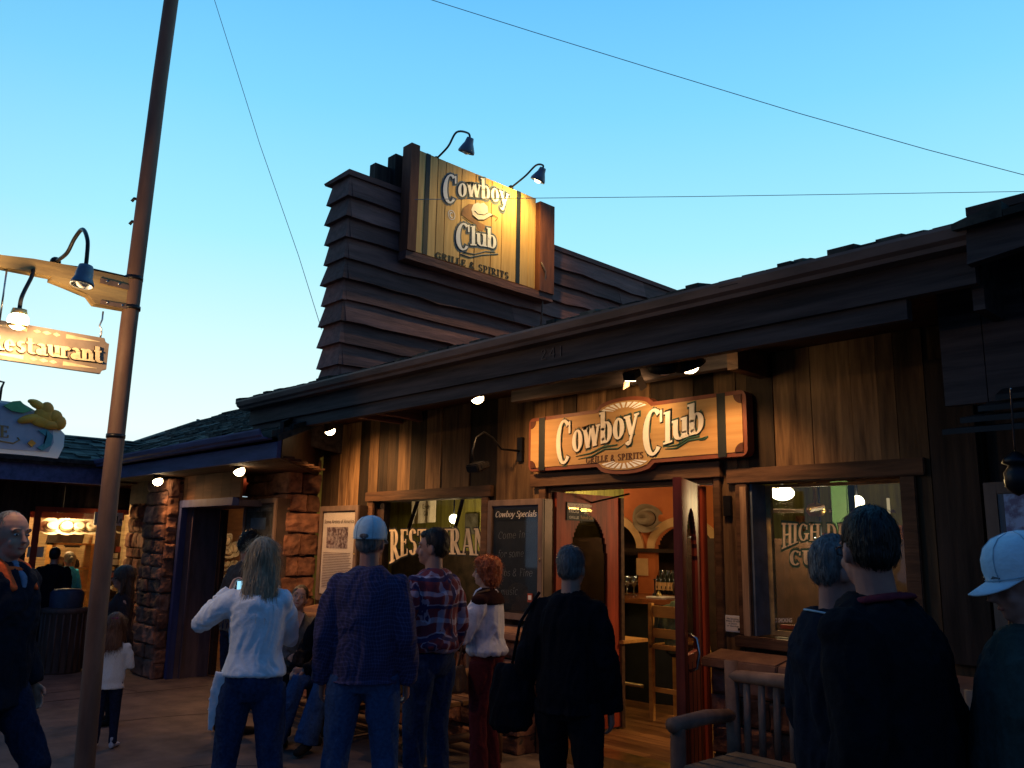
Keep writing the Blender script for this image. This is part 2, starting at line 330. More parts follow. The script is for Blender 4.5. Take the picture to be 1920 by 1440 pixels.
# ------------------------------------------------------------------ lettering: a serif alphabet drawn from strokes
def arc(cx, cy, rx, ry, a0, a1, t, h):
    n = max(4, int(abs(a1 - a0) / 15)); out = []
    for i in range(n):
        q = []
        for a, inn in ((a0 + (a1 - a0) * i / n, 0), (a0 + (a1 - a0) * (i + 1) / n, 0), (a0 + (a1 - a0) * (i + 1) / n, 1), (a0 + (a1 - a0) * i / n, 1)):
            c, s_ = math.cos(math.radians(a)), math.sin(math.radians(a)); q.append((cx + (rx - t * inn) * c, cy + (ry - h * inn) * s_))
        out.append(q)
    return out
def glyph(ch, t, h, ser=True):
    X = 0.68; P = []
    rect = lambda x0, x1, y0, y1: P.append([(x0, y0), (x1, y0), (x1, y1), (x0, y1)])
    V = lambda x, y0, y1, w=None: rect(x - (w or t) / 2, x + (w or t) / 2, y0, y1)
    Hh = lambda x0, x1, y: rect(x0, x1, y - h / 2, y + h / 2)
    def S(x, y, k=1.0):
        if ser: rect(x - t * 0.95 * k, x + t * 0.95 * k, y if y <= 0.01 else y - h, y + h if y <= 0.01 else y)
    def Ln(x0, y0, x1, y1, w):
        P.append([(x0 - w / 2, y0), (x0 + w / 2, y0), (x1 + w / 2, y1), (x1 - w / 2, y1)] if y0 < y1 else [(x1 - w / 2, y1), (x1 + w / 2, y1), (x0 + w / 2, y0), (x0 - w / 2, y0)])
    A = lambda *a: P.extend(arc(*a, t, h))
    w = 0.55
    if ch == 'C': A(.33, .5, .31, .51, 48, 312); V(.55, .66, .93, h); w = .64
    elif ch == 'G': A(.33, .5, .31, .51, 48, 320); V(.55, .66, .93, h); V(.54, .08, .42); S(.54, .45); w = .68
    elif ch == 'O': A(.33, .5, .31, .51, 0, 360); w = .68
    elif ch == 'I': V(.15, 0, 1); S(.15, 0); S(.15, 1); w = .32
    elif ch == 'L': V(.15, 0, 1); S(.15, 1); Hh(.03, .48, h / 2); V(.46, 0, .26, h); w = .52
    elif ch == 'E': V(.15, 0, 1); Hh(.03, .48, h / 2); Hh(.03, .48, 1 - h / 2); Hh(.15, .38, .52); V(.46, 0, .24, h); V(.46, .78, 1, h); V(.37, .42, .62, h); w = .54
    elif ch == 'F': V(.15, 0, 1); S(.15, 0); Hh(.03, .48, 1 - h / 2); Hh(.15, .38, .52); V(.46, .78, 1, h); w = .5
    elif ch == 'R': V(.15, 0, 1); S(.15, 0); S(.08, 1, .6); Hh(.12, .3, 1 - h / 2); Hh(.12, .3, .48); A(.28, .73, .26, .29, -90, 90); Ln(.54, 0, .28, .48, t); S(.58, 0, .7); w = .66
    elif ch == 'P': V(.15, 0, 1); S(.15, 0); S(.08, 1, .6); Hh(.12, .3, 1 - h / 2); Hh(.12, .3, .42); A(.28, .7, .26, .32, -90, 90); w = .58
    elif ch == 'D': V(.15, 0, 1); Hh(.03, .26, h / 2); Hh(.03, .26, 1 - h / 2); A(.25, .5, .36, .5, -90, 90); w = .66
    elif ch == 'S': A(.27, .75, .24, .27, 20, 270); A(.27, .26, .25, .28, -160, 90); w = .54
    elif ch == 'T': V(.28, 0, 1); S(.28, 0); Hh(.02, .54, 1 - h / 2); V(.04, .74, 1, h); V(.52, .74, 1, h); w = .56
    elif ch == 'H': V(.15, 0, 1); V(.54, 0, 1); Hh(.15, .54, .52); [S(x, y) for x in (.15, .54) for y in (0, 1)]; w = .7
    elif ch == 'A': Ln(.09, 0, .30, 1, h * 1.3); Ln(.56, 0, .32, 1, t); Hh(.16, .48, .34); S(.09, 0, .7); S(.57, 0, .8); w = .64
    elif ch == 'N': V(.12, 0, 1, h * 1.3); V(.56, 0, 1, h * 1.3); Ln(.54, 0, .14, 1, t); S(.12, 0, .7); S(.12, 1, .6); S(.56, 1, .7); w = .68
    elif ch == 'M': V(.12, 0, 1, h * 1.3); V(.7, 0, 1); Ln(.4, .1, .14, 1, t); Ln(.4, .1, .68, 1, h); S(.12, 0, .7); S(.7, 0); w = .84
    elif ch == 'U': V(.15, .28, 1); V(.54, .28, 1, h * 1.5); S(.15, 1); S(.54, 1, .7); A(.34, .3, .27, .31, 180, 360); w = .68
    elif ch == 'V': Ln(.34, 0, .12, 1, t); Ln(.34, 0, .56, 1, h * 1.3); S(.12, 1, .8); S(.56, 1, .7); w = .66
    elif ch == 'W': Ln(.26, 0, .1, 1, t); Ln(.26, 0, .44, 1, h * 1.3); Ln(.6, 0, .44, 1, t); Ln(.6, 0, .78, 1, h * 1.3); w = .88
    elif ch == '&': A(.28, .76, .19, .25, 0, 360); A(.27, .27, .25, .29, 70, 350); Ln(.6, 0, .18, .62, t * .8); w = .68
    elif ch == 'c': A(.25, .34, .23, .36, 45, 315); w = .48
    elif ch == 'e': A(.25, .34, .23, .36, 0, 325); Hh(.06, .46, .36); w = .52
    elif ch == 'o': A(.26, .34, .24, .36, 0, 360); w = .54
    elif ch == 'w': Ln(.22, 0, .08, X, t); Ln(.22, 0, .38, X, h * 1.4); Ln(.54, 0, .40, X, t); Ln(.54, 0, .70, X, h * 1.4); S(.08, X, .7); S(.39, X, .5); S(.70, X, .6); w = .78
    elif ch == 'b': V(.12, 0, 1.05); S(.07, 1.05, .6); A(.28, .34, .24, .36, -180, 180); w = .56
    elif ch == 'd': V(.44, 0, 1.05); S(.40, 1.05, .6); S(.5, 0, .5); A(.27, .34, .24, .36, 0, 360); w = .58
    elif ch == 'p': V(.12, -.32, X); S(.12, -.32); S(.07, X, .6); A(.28, .34, .24, .36, -180, 180); w = .56
    elif ch == 'y': Ln(.28, .02, .09, X, t); Ln(.22, -.2, .50, X, h * 1.5); A(.15, -.2, .12, .12, -180, 20); S(.09, X, .8); S(.50, X, .6); w = .56
    elif ch == 'l': V(.13, 0, 1.05); S(.13, 0); S(.08, 1.05, .6); w = .28
    elif ch == 'i': V(.13, 0, X); S(.13, 0); S(.08, X, .6); A(.13, .88, .085, .09, 0, 360); w = .28
    elif ch == 'u': V(.13, .2, X); V(.45, 0, X); A(.29, .22, .23, .23, 180, 360); S(.09, X, .6); S(.41, X, .6); S(.5, 0, .5); w = .58
    elif ch == 'n': V(.13, 0, X); V(.45, 0, .5); S(.13, 0); S(.45, 0); S(.08, X, .6); A(.30, .46, .225, .23, 0, 180); w = .6
    elif ch == 'm': V(.13, 0, X); V(.42, 0, .5); V(.71, 0, .5); S(.13, 0); A(.28, .46, .21, .23, 0, 180); A(.57, .46, .21, .23, 0, 180); w = .86
    elif ch == 'r': V(.13, 0, X); S(.13, 0); S(.08, X, .6); A(.31, .46, .2, .23, 40, 180); A(.4, .56, .08, .09, 0, 360); w = .46
    elif ch == 's': A(.22, .5, .19, .2, 20, 270); A(.22, .18, .2, .2, -160, 90); w = .44
    elif ch == 't': V(.16, .1, .92); Hh(.0, .34, X - h / 2); A(.27, .14, .2, .16, 180, 330); w = .4
    elif ch == 'a': A(.2, .18, .19, .2, 0, 360); V(.36, 0, .48); A(.23, .47, .21, .22, 10, 150); S(.44, 0, .5); w = .52
    elif ch == 'f': V(.18, 0, .85); Hh(.03, .34, X - h / 2); A(.33, .84, .2, .2, 30, 180); S(.18, 0); w = .38
    elif ch == 'h': V(.13, 0, 1.05); V(.45, 0, .5); A(.30, .46, .225, .23, 0, 180); w = .6
    elif ch == '1': V(.2, 0, 1); Ln(.05, .8, .2, 1, h); w = .4
    elif ch == '2': A(.26, .74, .22, .27, 0, 170); Ln(.06, .05, .46, .7, t); Hh(.04, .5, h / 2); w = .54
    elif ch == '4': V(.4, 0, 1); Hh(.03, .55, .32); Ln(.06, .32, .38, 1, h * 1.3); w = .6
    elif ch == '-': Hh(.05, .3, .4); w = .35
    elif ch == '.': V(.1, 0, .1); w = .2
    elif ch == ' ': w = .3
    return P, w
def text_polys(s, t=.15, h=.06, slant=0.0, sp=0.0, ser=True, first=None):
    """polygons of a line of text in a box 1 wide, cap height 1; first = (scale, drop) for capitals"""
    x = 0; out = []
    for ch in s:
        P, w = glyph(ch, t, h, ser); k, dy = (first if first and ch.isupper() else (1.0, 0.0))
        for q in P: out.append([(x + px * (k ** .6) + slant * py, py * k + dy) for px, py in q])
        x += w * (k ** .6 if k > 1 else 1) + sp
    return [[(a / x, b) for a, b in q] for q in out], x
def inflate(q, d, dx):
    """grow a convex polygon by d (y units) and dx (x units)"""
    cx = sum(p[0] for p in q) / len(q); cy = sum(p[1] for p in q) / len(q); n = len(q); out = []
    area = sum(q[i][0] * q[(i + 1) % n][1] - q[(i + 1) % n][0] * q[i][1] for i in range(n)); sg = 1 if area > 0 else -1
    for i in range(n):
        nx = ny = 0
        for a, b in ((q[i - 1], q[i]), (q[i], q[(i + 1) % n])):
            ex, ey = (b[0] - a[0]) / dx, (b[1] - a[1]) / d; l = math.hypot(ex, ey) or 1; nx += ey / l * sg; ny += -ex / l * sg
        out.append((q[i][0] + nx * dx, q[i][1] + ny * d))
    return out
def quadmap(bl, br, tr, tl, curve=0.0):
    """box (u, v) -> plane, bilinear between four real corners"""
    bl, br, tr, tl = map(Vector, (bl, br, tr, tl))
    def f(u, v):
        v2 = v + curve * (1 - (2 * u - 1) ** 2)
        return (bl * (1 - u) + br * u) * (1 - v2) + (tl * (1 - u) + tr * u) * v2
    return f
def letters(polys, f, nrm, depth, name, m, parent, grow=None, lift=0.0):
    mb = MB(); nrm = Vector(nrm).normalized()
    for i, q in enumerate(polys):
        if grow: q = inflate(q, grow[1], grow[0])
        k = lift + 0.00025 * (i % 4); P = [f(u, v) + nrm * k for u, v in q]
        mb.prism(P, nrm * depth, tone=0.5)
    return mb.build(name, m, parent)
def small_text(body, bl, br, tl, nrm, m, name, parent, lift=0.002, width=None):
    """plain lettering from the built-in typeface, flattened onto a plane; fitted to the given box"""
    cu = bpy.data.curves.new('t', 'FONT'); cu.body = body; cu.size = 1; cu.offset = 0.01; cu.resolution_u = 3
    cu.align_x = 'CENTER'; cu.space_line = 1.05
    o = bpy.data.objects.new('t', cu); COL.objects.link(o)
    dg = bpy.context.evaluated_depsgraph_get(); me = bpy.data.meshes.new_from_object(o.evaluated_get(dg)); bpy.data.objects.remove(o)
    vs = [v.co for v in me.vertices]
    x0, x1 = min(v.x for v in vs), max(v.x for v in vs); y0, y1 = min(v.y for v in vs), max(v.y for v in vs)
    bl, br, tl = map(Vector, (bl, br, tl)); nn = Vector(nrm).normalized() * lift
    for v in me.vertices: v.co = bl + (br - bl) * ((v.co.x - x0) / (x1 - x0)) + (tl - bl) * ((v.co.y - y0) / (y1 - y0)) + nn
    me.materials.clear(); me.materials.append(MATS[m] if isinstance(m, str) else m); me.name = name
    o = bpy.data.objects.new(name, me); COL.objects.link(o)
    if parent is not None: o.parent = parent; o.matrix_parent_inverse = parent_world(parent).inverted()
    return o

# ------------------------------------------------------------------ ground
WY = 5.10                      # outer face of the restaurant wall
mb = MB(); mb.box(-60, 40, -40, 60, -0.3, 0.0); struct(mb.build('sidewalk', 'sidewalk'))
mb = MB()
for x in (-9.6, -5.2): mb.box(x, x + .008, -3, 4.4, 0.0005, 0.003)
for y in (1.2,): mb.box(-13.1, 2, y, y + .008, 0.0035, 0.005)
struct(mb.build('sidewalk_joints', 'mortar'))
mb = MB()
for (x, y, a, n_) in ((-6.2, 1.0, 2.9, 26), (-8.0, 2.6, 2.5, 22), (-5.6, 2.6, -2.4, 14), (-10.2, 2.2, 1.2, 16), (-4.6, 3.2, 3.3, 18)):
    p = Vector((x, y, .0015)); pts = [p.copy()]
    for k in range(n_): a += random.uniform(-.45, .45); p = p + Vector((math.cos(a), math.sin(a), 0)) * .11; pts.append(p.copy())
    mb.tube(pts, [(.004, .0012)] * len(pts), 5)
struct(mb.build('sidewalk_cracks', 'mortar'))
# interior floor of the restaurant, one step up
mb = MB()
for i, y in enumerate(np.arange(5.1, 11, .14)):
    for x in np.arange(-8.4 - (i % 3) * .5, 1.4, 1.6): mb.box(max(x, -8.5), min(x + 1.597, 1.5), y, y + .137, 0.02, 0.10)
struct(mb.build('restaurant_floor', 'floor_in'))
mb = MB(); mb.box(-17, -8.96, 4.7, 10, 0.005, 0.02); mb.box(-19, -13.3, -2, 4.69, 0.005, 0.02); struct(mb.build('shop_floor', 'floor_in'))

# ------------------------------------------------------------------ restaurant building
REST = thing('restaurant_building', 'long low restaurant with weathered plank front, stone base and dark deep eave', 'building', (-4.5, WY, 0))
XL, XR = -8.57, -1.58
OPEN = [(-7.45, -5.74, 1.0, 2.04), (-4.93, -3.30, -1, 2.10), (-3.04, -2.03, 1.06, 2.05)]
mb = MB(); x = XL
while x < XR:
    w = random.uniform(.14, .27); x1 = min(x + w, XR)
    if XR - x1 < .08: x1 = XR
    for (a, b, z0, z1) in OPEN:              # planks end at the edge of an opening
        for e in (a, b):
            if x < e - .001 and x1 > e + .001 and (e - x) > .05: x1 = e
    segs = [(0.0, 2.928)]
    for (a, b, z0, z1) in OPEN:
        if x1 > a + .001 and x < b - .001:
            segs = [s_ for s in segs for s_ in ((s[0], max(z0, s[0])), (z1, s[1])) if s_[1] - s_[0] > .02]
    for s in segs: mb.box(x + .002, x1 - .002, WY - random.uniform(0, .016), WY + .10, s[0], s[1], tone=random.random() ** 1.7)
    x = x1
mb.build('plank_wall', 'plank', REST)
# roof, eave, gutter, soffit
EY = 3.98
mb = MB(); ex0, ex1 = -8.22, -1.20
zr = lambda y: 3.06 + .28 * (y - 3.9)
mb.hexa([(ex0, 3.9, zr(3.9) - .09), (ex1, 3.9, zr(3.9) - .09), (1.6, 10, zr(10) - .12), (-8.3, 10, zr(10) - .12), (ex0, 3.9, zr(3.9) - .03), (ex1, 3.9, zr(3.9) - .03), (1.6, 10, zr(10) - .05), (-8.3, 10, zr(10) - .05)])
for r in range(9):
    y = 3.86 + r * .17; x = ex0 - .06
    while x < ex1 + .05:
        w = random.uniform(.05, .14); t = random.uniform(.004, .034); yy = y + random.uniform(-.02, .03)
        mb.hexa([(x, yy, zr(yy) - .03), (x + w, yy, zr(yy) - .03), (x + w, yy + .22, zr(yy + .22) - .03), (x, yy + .22, zr(yy + .22) - .03),
                 (x, yy, zr(yy) + t), (x + w, yy, zr(yy) + t), (x + w, yy + .22, zr(yy + .22) + .01), (x, yy + .22, zr(yy + .22) + .01)]); x += w + .004
mb.build('roof', 'shingle', REST)
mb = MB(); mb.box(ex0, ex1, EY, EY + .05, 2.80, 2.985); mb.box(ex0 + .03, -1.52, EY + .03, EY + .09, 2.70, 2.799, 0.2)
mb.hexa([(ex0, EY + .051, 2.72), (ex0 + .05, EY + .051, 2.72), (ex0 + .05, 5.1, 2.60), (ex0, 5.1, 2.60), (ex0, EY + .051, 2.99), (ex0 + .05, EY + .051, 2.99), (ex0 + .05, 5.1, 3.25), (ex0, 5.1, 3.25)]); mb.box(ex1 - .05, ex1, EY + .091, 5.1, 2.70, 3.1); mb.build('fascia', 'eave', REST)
mb = MB()   # K-profile gutter
prof = [(0, 2.955), (-.09, 2.955), (-.10, 2.975), (-.125, 2.99), (-.14, 3.03), (-.14, 3.045), (-.128, 3.045), (-.125, 3.03), (-.11, 3.0), (-.09, 2.975), (0, 2.97)]
P0 = [Vector((ex0 - .05, EY - .003 + a, b)) for a, b in prof]; mb.prism(P0, (ex1 - ex0 + .07, 0, 0)); mb.build('gutter', 'gutter', REST)
mb = MB()
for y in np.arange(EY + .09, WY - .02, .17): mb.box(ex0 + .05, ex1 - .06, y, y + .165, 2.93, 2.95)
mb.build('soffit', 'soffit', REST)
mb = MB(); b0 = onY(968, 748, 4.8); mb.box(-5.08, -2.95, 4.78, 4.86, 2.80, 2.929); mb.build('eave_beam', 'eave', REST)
mb = MB(); mb.box(-2.94, -2.86, 4.70, 5.07, 2.76, 2.929, .6); mb.build('eave_block', 'trim', REST)
P, w_ = text_polys('2 4 1', .07, .06, ser=False)
nb = quadmap(onY(1015, 675, EY - .002), onY(1056, 667, EY - .002), onY(1056, 648, EY - .002), onY(1015, 657, EY - .002))
letters(P, nb, (0, -1, 0), .006, 'house_number', 'gutter', REST)

# trims round the openings
def frame(parent, a, b, z0, z1, m='trim', wdt=.09, proud=.035, sill=True, name='window_frame', header=0.0):
    mb = MB(); y0, y1 = WY - .016 - proud, WY - .016 - .002
    mb.box(a - wdt, a, y0, y1, z0, z1); mb.box(b, b + wdt, y0, y1, z0, z1)
    mb.box(a - wdt - header, b + wdt + header, y0 - .01, y1, z1 + .002, z1 + wdt * 1.15)
    if sill: mb.box(a - wdt - .02, b + wdt + .02, y0 - .03, y1, z0 - wdt * .8, z0 - .002)
    return mb.build(name, m, parent, bevel=.006)
# left window with RESTAURANT lettering
a, b, z0, z1 = OPEN[0]
wf = frame(REST, a, b, z0, z1, header=.05)
mb = MB(); mb.box(a, a + .12, WY + .012, WY + .09, z0, z1); mb.box(a + .12, b, WY + .03, WY + .09, z0, z0 + .03); mb.build('window_sash', 'brown_dark', wf)
gp = MB().box(a + .12, b, WY + .05, WY + .056, z0 + .03, z1).build('window_pane', 'pane', wf)
def wl(x, y): return onY(x, y, WY + .044)
P, _ = text_polys('RESTAURANT', .19, .06, sp=.01)
tl, tr, bl, br = wl(731, 993), wl(934, 990), wl(731, 1038), wl(934, 1040)
# the letters grow towards both ends of the word
f0 = quadmap(bl, br, tr, tl)
def fR(u, v): return f0(u, v * 1.0 - (1 - v) * .42 * max(0, 1 - u * 6.5) ** .8 if u < .16 else v - (1 - v) * .10 * (2 * abs(u - .5)) ** 2)
letters(P, fR, (0, -1, 0), .001, 'window_lettering', 'cream_warm', wf)
letters(P, fR, (0, -1, 0), .001, 'lettering_shadow', 'sign_black', wf, grow=(.006, .05), lift=-.003)
# right window
a, b, z0, z1 = OPEN[2]
wf2 = frame(REST, a, b, z0, z1, header=.06)
mb = MB(); mb.box(a - .001, a + .014, WY - .010, WY + .20, z0, z1); mb.build('window_reveal', 'lamp_grey', wf2)
mb = MB(); mb.box(a + .015, b, WY + .16, WY + .20, z0, z0 + .03); mb.box(a + .015, a + .05, WY + .162, WY + .20, z0 + .031, z1 - .02); mb.box(a + .015, b, WY + .161, WY + .20, z1 - .02, z1); mb.build('window_sash', 'timber', wf2)
MB().box(a - .05, a - .002, WY - .06, WY - .016, z0, z1 - .02).build('window_casing', 'trim_light', wf2)
MB().box(a + .02, b, WY + .175, WY + .181, z0 + .031, z1 - .021).build('window_pane', 'pane', wf2)
def w2(x, y): return onY(x, y, WY + .172)
P, _ = text_polys('HIGH DESERT', .17, .07, sp=.03)
fH = quadmap(w2(1466, 1014), w2(1668, 1014), w2(1668, 982), w2(1466, 982))
fH2 = lambda u, v: fH(u, v + .55 * max(0, 1 - 5 * u) * (v - .9)) 
letters(P, fH2, (0, -1, 0), .001, 'window_lettering', 'cream_warm', wf2)
letters(P, fH2, (0, -1, 0), .001, 'lettering_shadow', 'sign_green', wf2, grow=(.010, .10), lift=-.003)
P, _ = text_polys('CUISINE', .19, .08, sp=.05)
fC = quadmap(w2(1480, 1060), w2(1636, 1060), w2(1636, 1032), w2(1480, 1032))
letters(P, fC, (0, -1, 0), .001, 'window_lettering', 'cream_warm', wf2)
letters(P, fC, (0, -1, 0), .001, 'lettering_shadow', 'sign_green', wf2, grow=(.013, .14), lift=-.003)
small_text('NO SMOKING', w2(1449, 1167), w2(1485, 1167), w2(1449, 1159), (0, -1, 0), 'cream', 'window_lettering', wf2)
# door frame, threshold, sidelight and the two open leaves
a, b, z0, z1 = OPEN[1]
mb = MB(); mb.box(a - .08, a, WY - .05, WY - .018, 0, z1); mb.box(b, b + .05, WY - .05, WY - .018, 0, z1); mb.box(a - .16, b + .07, WY - .075, WY - .018, z1 + .002, z1 + .11)
mb.box(a, a + .03, WY - .016, WY + .16, .1, z1); mb.box(b - .03, b, WY - .016, WY + .16, .1, z1); mb.box(a + .03, b - .03, WY - .01, WY + .16, z1 - .03, z1)
df = mb.build('door_frame', 'trim', REST, bevel=.004)
MB().box(a + .03, b - .03, WY - .10, WY + .12, 0.0, .115).build('threshold', 'brass', df)
def leaf(hx, hy, ang, wdt, side, name='door'):
    """panelled leaf with an arched pane; ang = direction of the free edge"""
    d = Vector((math.cos(ang), math.sin(ang), 0)); n = Vector((-d.y, d.x, 0)); th = .022; H0, H1 = .12, 2.06
    mb = MB(); hp = Vector((hx, hy, 0)); bx = lambda u0, u1, za, zb, k=1.0, t=None: mb.obox(hp + d * ((u0 + u1) / 2) + ZU * ((za + zb) / 2), d * ((u1 - u0) / 2), n * th * k, ZU * ((zb - za) / 2), t)
    c = wdt * .5; rw = wdt * .30; zc = 1.45
    bx(0, c - rw, H0, H1); bx(c + rw, wdt, H0, H1); bx(c - rw, c + rw, H0, .95); bx(c - rw, c + rw, 1.88, H1)
    for i in range(28):                                      # arch head
        u0 = c - rw + 2 * rw * i / 28; u1 = u0 + 2 * rw / 28; um = abs((u0 + u1) / 2 - c) / rw; za = zc + .43 * math.sqrt(max(0, 1 - um * um))
        bx(u0, u1, za, 1.88)
    o = mb.build(name, 'door_red', REST)
    mb = MB()
    for i in range(1, 5): mb.obox(hp + d * (wdt * i / 5) + ZU * .52, d * .003, n * (th + .002), ZU * .38)
    mb.build('panel_groove', 'sign_black', o)
    mb = MB(); mb.obox(hp + d * c + ZU * 1.42, d * rw * .98, n * .003, ZU * .46); mb.build('door_pane', 'pane_dark', o)
    return o, hp, d, n
lo, hp, d, n = leaf(-4.895, WY + .03, math.radians(88), .78, 1)
mb = MB(); mb.obox(hp + d * .80 + ZU * 1.08, d * .02, n * .045, ZU * .97); mb.build('door_edge', 'trim', lo)
lo2, hp2, d2, n2 = leaf(-3.46, WY - .02, math.atan2(-.68, .30), .66, -1)
fe = hp2 + d2 * .66
mb = MB(); mb.obox(fe + ZU * 1.09, d2 * .006, n2 * .027, ZU * .97); mb.build('door_edge', 'door_red', lo2)
hb = hp2 + d2 * .54 + n2 * .03; mb = MB()
mb.tube([hb + ZU * .86, hb + n2 * .05 + ZU * .88, hb + n2 * .065 + ZU * .97, hb + n2 * .05 + ZU * 1.06, hb + ZU * 1.08], .011); mb.build('handle', 'steel', lo2)
mb = MB(); mb.box(-3.45, -3.425, WY, WY + .05, .12, 2.05); mb.build('sidelight_post', 'door_red', REST)
MB().box(-3.424, -3.34, WY + .02, WY + .024, .12, 2.06).build('sidelight_pane', 'pane', REST)
# door closer
mb = MB(); q = onY(1180, 926, WY + .5); mb.tube([Vector((-4.87, WY + .45, 1.99)), q + Vector((0, 0, .0))], .008); mb.build('door_closer', 'black_metal', REST)

MB().box(XL - .4, XR + .3, WY + .101, WY + .14, 2.63, 3.3).build('wall_head', 'brown_dark', REST)
def rough(o, amp=.012, cuts=3, f=9.0):
    """chipped, uneven faces on cut stones"""
    bm = bmesh.new(); bm.from_mesh(o.data); bmesh.ops.subdivide_edges(bm, edges=[e for e in bm.edges if e.calc_length() > .05], cuts=cuts, use_grid_fill=True); bm.normal_update()
    for v in bm.verts:
        p = v.co * f; n = noise.noise(p) + .6 * noise.noise(p * 2.7); v.co += v.normal * amp * n + Vector((noise.noise(p + Vector((9, 0, 0))), noise.noise(p + Vector((0, 9, 0))), noise.noise(p + Vector((0, 0, 9))))) * amp * .6
    bm.to_mesh(o.data); bm.free(); return o
# stone base and cap, quoin stones
def stones(mb, x0, x1, y0, y1, z0, z1, hh=(.13, .2), ww=(.18, .4), gap=.012, jit=.022, axis='y'):
    """coursed rubble on the -Y face of a box (axis y) or its +X face (axis x)"""
    z = z0
    while z < z1 - .02:
        h = min(random.uniform(*hh), z1 - z)
        if z1 - z - h < .06: h = z1 - z
        lo_, hi_ = (x0, x1) if axis == 'y' else (y0, y1); x = lo_
        while x < hi_ - .02:
            w = min(random.uniform(*ww), hi_ - x)
            if hi_ - x - w < .09: w = hi_ - x
            j = random.uniform(0, jit); r = lambda s=.012: random.uniform(-s, s); g = gap / 2; q = .02
            if axis == 'y':
                f = y0 - j; B = y1
                P = [(x + g, f + q, z + g), (x + w - g, f + q, z + g), (x + w - g, B, z + g), (x + g, B, z + g), (x + g, f + q, z + h - g), (x + w - g, f + q, z + h - g), (x + w - g, B, z + h - g), (x + g, B, z + h - g)]
                mb.hexa(P); t = mb.t[-1]
                F = [(x + g + .02 + r(), f, z + g + .02 + r()), (x + w - g - .02 + r(), f, z + g + .02 + r()), (x + w - g - .02 + r(), f, z + h - g - .02 + r()), (x + g + .02 + r(), f, z + h - g - .02 + r())]
                bk = [P[0], P[1], P[5], P[4]]
            else:
                f = x1 + j; B = x0
                P = [(B, x + g, z + g), (f - q, x + g, z + g), (f - q, x + w - g, z + g), (B, x + w - g, z + g), (B, x + g, z + h - g), (f - q, x + g, z + h - g), (f - q, x + w - g, z + h - g), (B, x + w - g, z + h - g)]
                mb.hexa(P); t = mb.t[-1]
                F = [(f, x + g + .02 + r(), z + g + .02 + r()), (f, x + w - g - .02 + r(), z + g + .02 + r()), (f, x + w - g - .02 + r(), z + h - g - .02 + r()), (f, x + g + .02 + r(), z + h - g - .02 + r())]
                bk = [P[1], P[2], P[6], P[5]]
            mb.add(list(bk) + F, [(4, 5, 6, 7), (0, 1, 5, 4), (1, 2, 6, 5), (2, 3, 7, 6), (3, 0, 4, 7)], t)
            x += w
        z += h
SB = 4.86
for (a, b) in ((-8.3, -5.02), (-3.24, -1.50)):
    mb = MB(); cap = MB(); core = MB(); stones(mb, a, b, SB, WY - .03, .0, .86); core.box(a + .01, b - .01, SB + .03, WY - .02, 0, .855)
    x = a - .03
    while x < b:
        w = min(random.uniform(.4, .6), b + .03 - x)
        if b + .03 - x - w < .2: w = b + .03 - x
        z_ = .865 + random.uniform(0, .008)
        cap.hexa([(x, SB - .06, z_), (x + w - .008, SB - .06, z_), (x + w - .008, WY - .06, z_), (x, WY - .06, z_), (x, SB - .05, .925), (x + w - .008, SB - .05, .925), (x + w - .008, WY - .06, .965), (x, WY - .06, .965)]); x += w
    rough(mb.build('stone_base', 'stone', REST)); core.build('mortar', 'mortar', REST); cap.build('stone_sill', 'stone_cap', REST, bevel=.008)
# thermometer-like black plate beside the door
q = onY(1366, 949, WY - .02); tag(MB().box(q.x - .03, q.x + .03, WY - .045, WY - .018, q.z - .07, q.z + .07).build('wall_plate', 'black_metal', bevel=.004), 'small black rectangular plate on the plank wall right of the door', 'wall plate')

# ------------------------------------------------------------------ stone pillar at the left end of the restaurant
pil = thing('stone_pillar', 'rough red sandstone pillar at the left end of the restaurant front', 'pillar', (-8.8, 4.9, 0))
mb = MB(); z = 0
while z < 2.62:
    h = random.uniform(.17, .25); j = random.uniform(0, .04); jz = random.uniform(-.02, .02)
    ys_ = 4.70 - random.uniform(0, .05); sp = random.choice((0, 4.86, 4.93))
    if sp: mb.box(-8.98 + jz, -8.585 + j, ys_, sp - .008, z + .010, min(z + h - .010, 2.66)); mb.box(-8.97, -8.585 + random.uniform(-.01, .03), sp + .004, 5.09, z + .010, min(z + h - .010, 2.66))
    else: mb.box(-8.98 + jz, -8.585 + j, ys_, 5.09, z + .010, min(z + h - .010, 2.66))
    z += h
st_p = rough(mb.build('stones', 'stone', pil, bevel=.010), .016)
MB().box(-8.95, -8.62, 4.74, 5.08, 0, 2.67).build('mortar', 'mortar', pil)

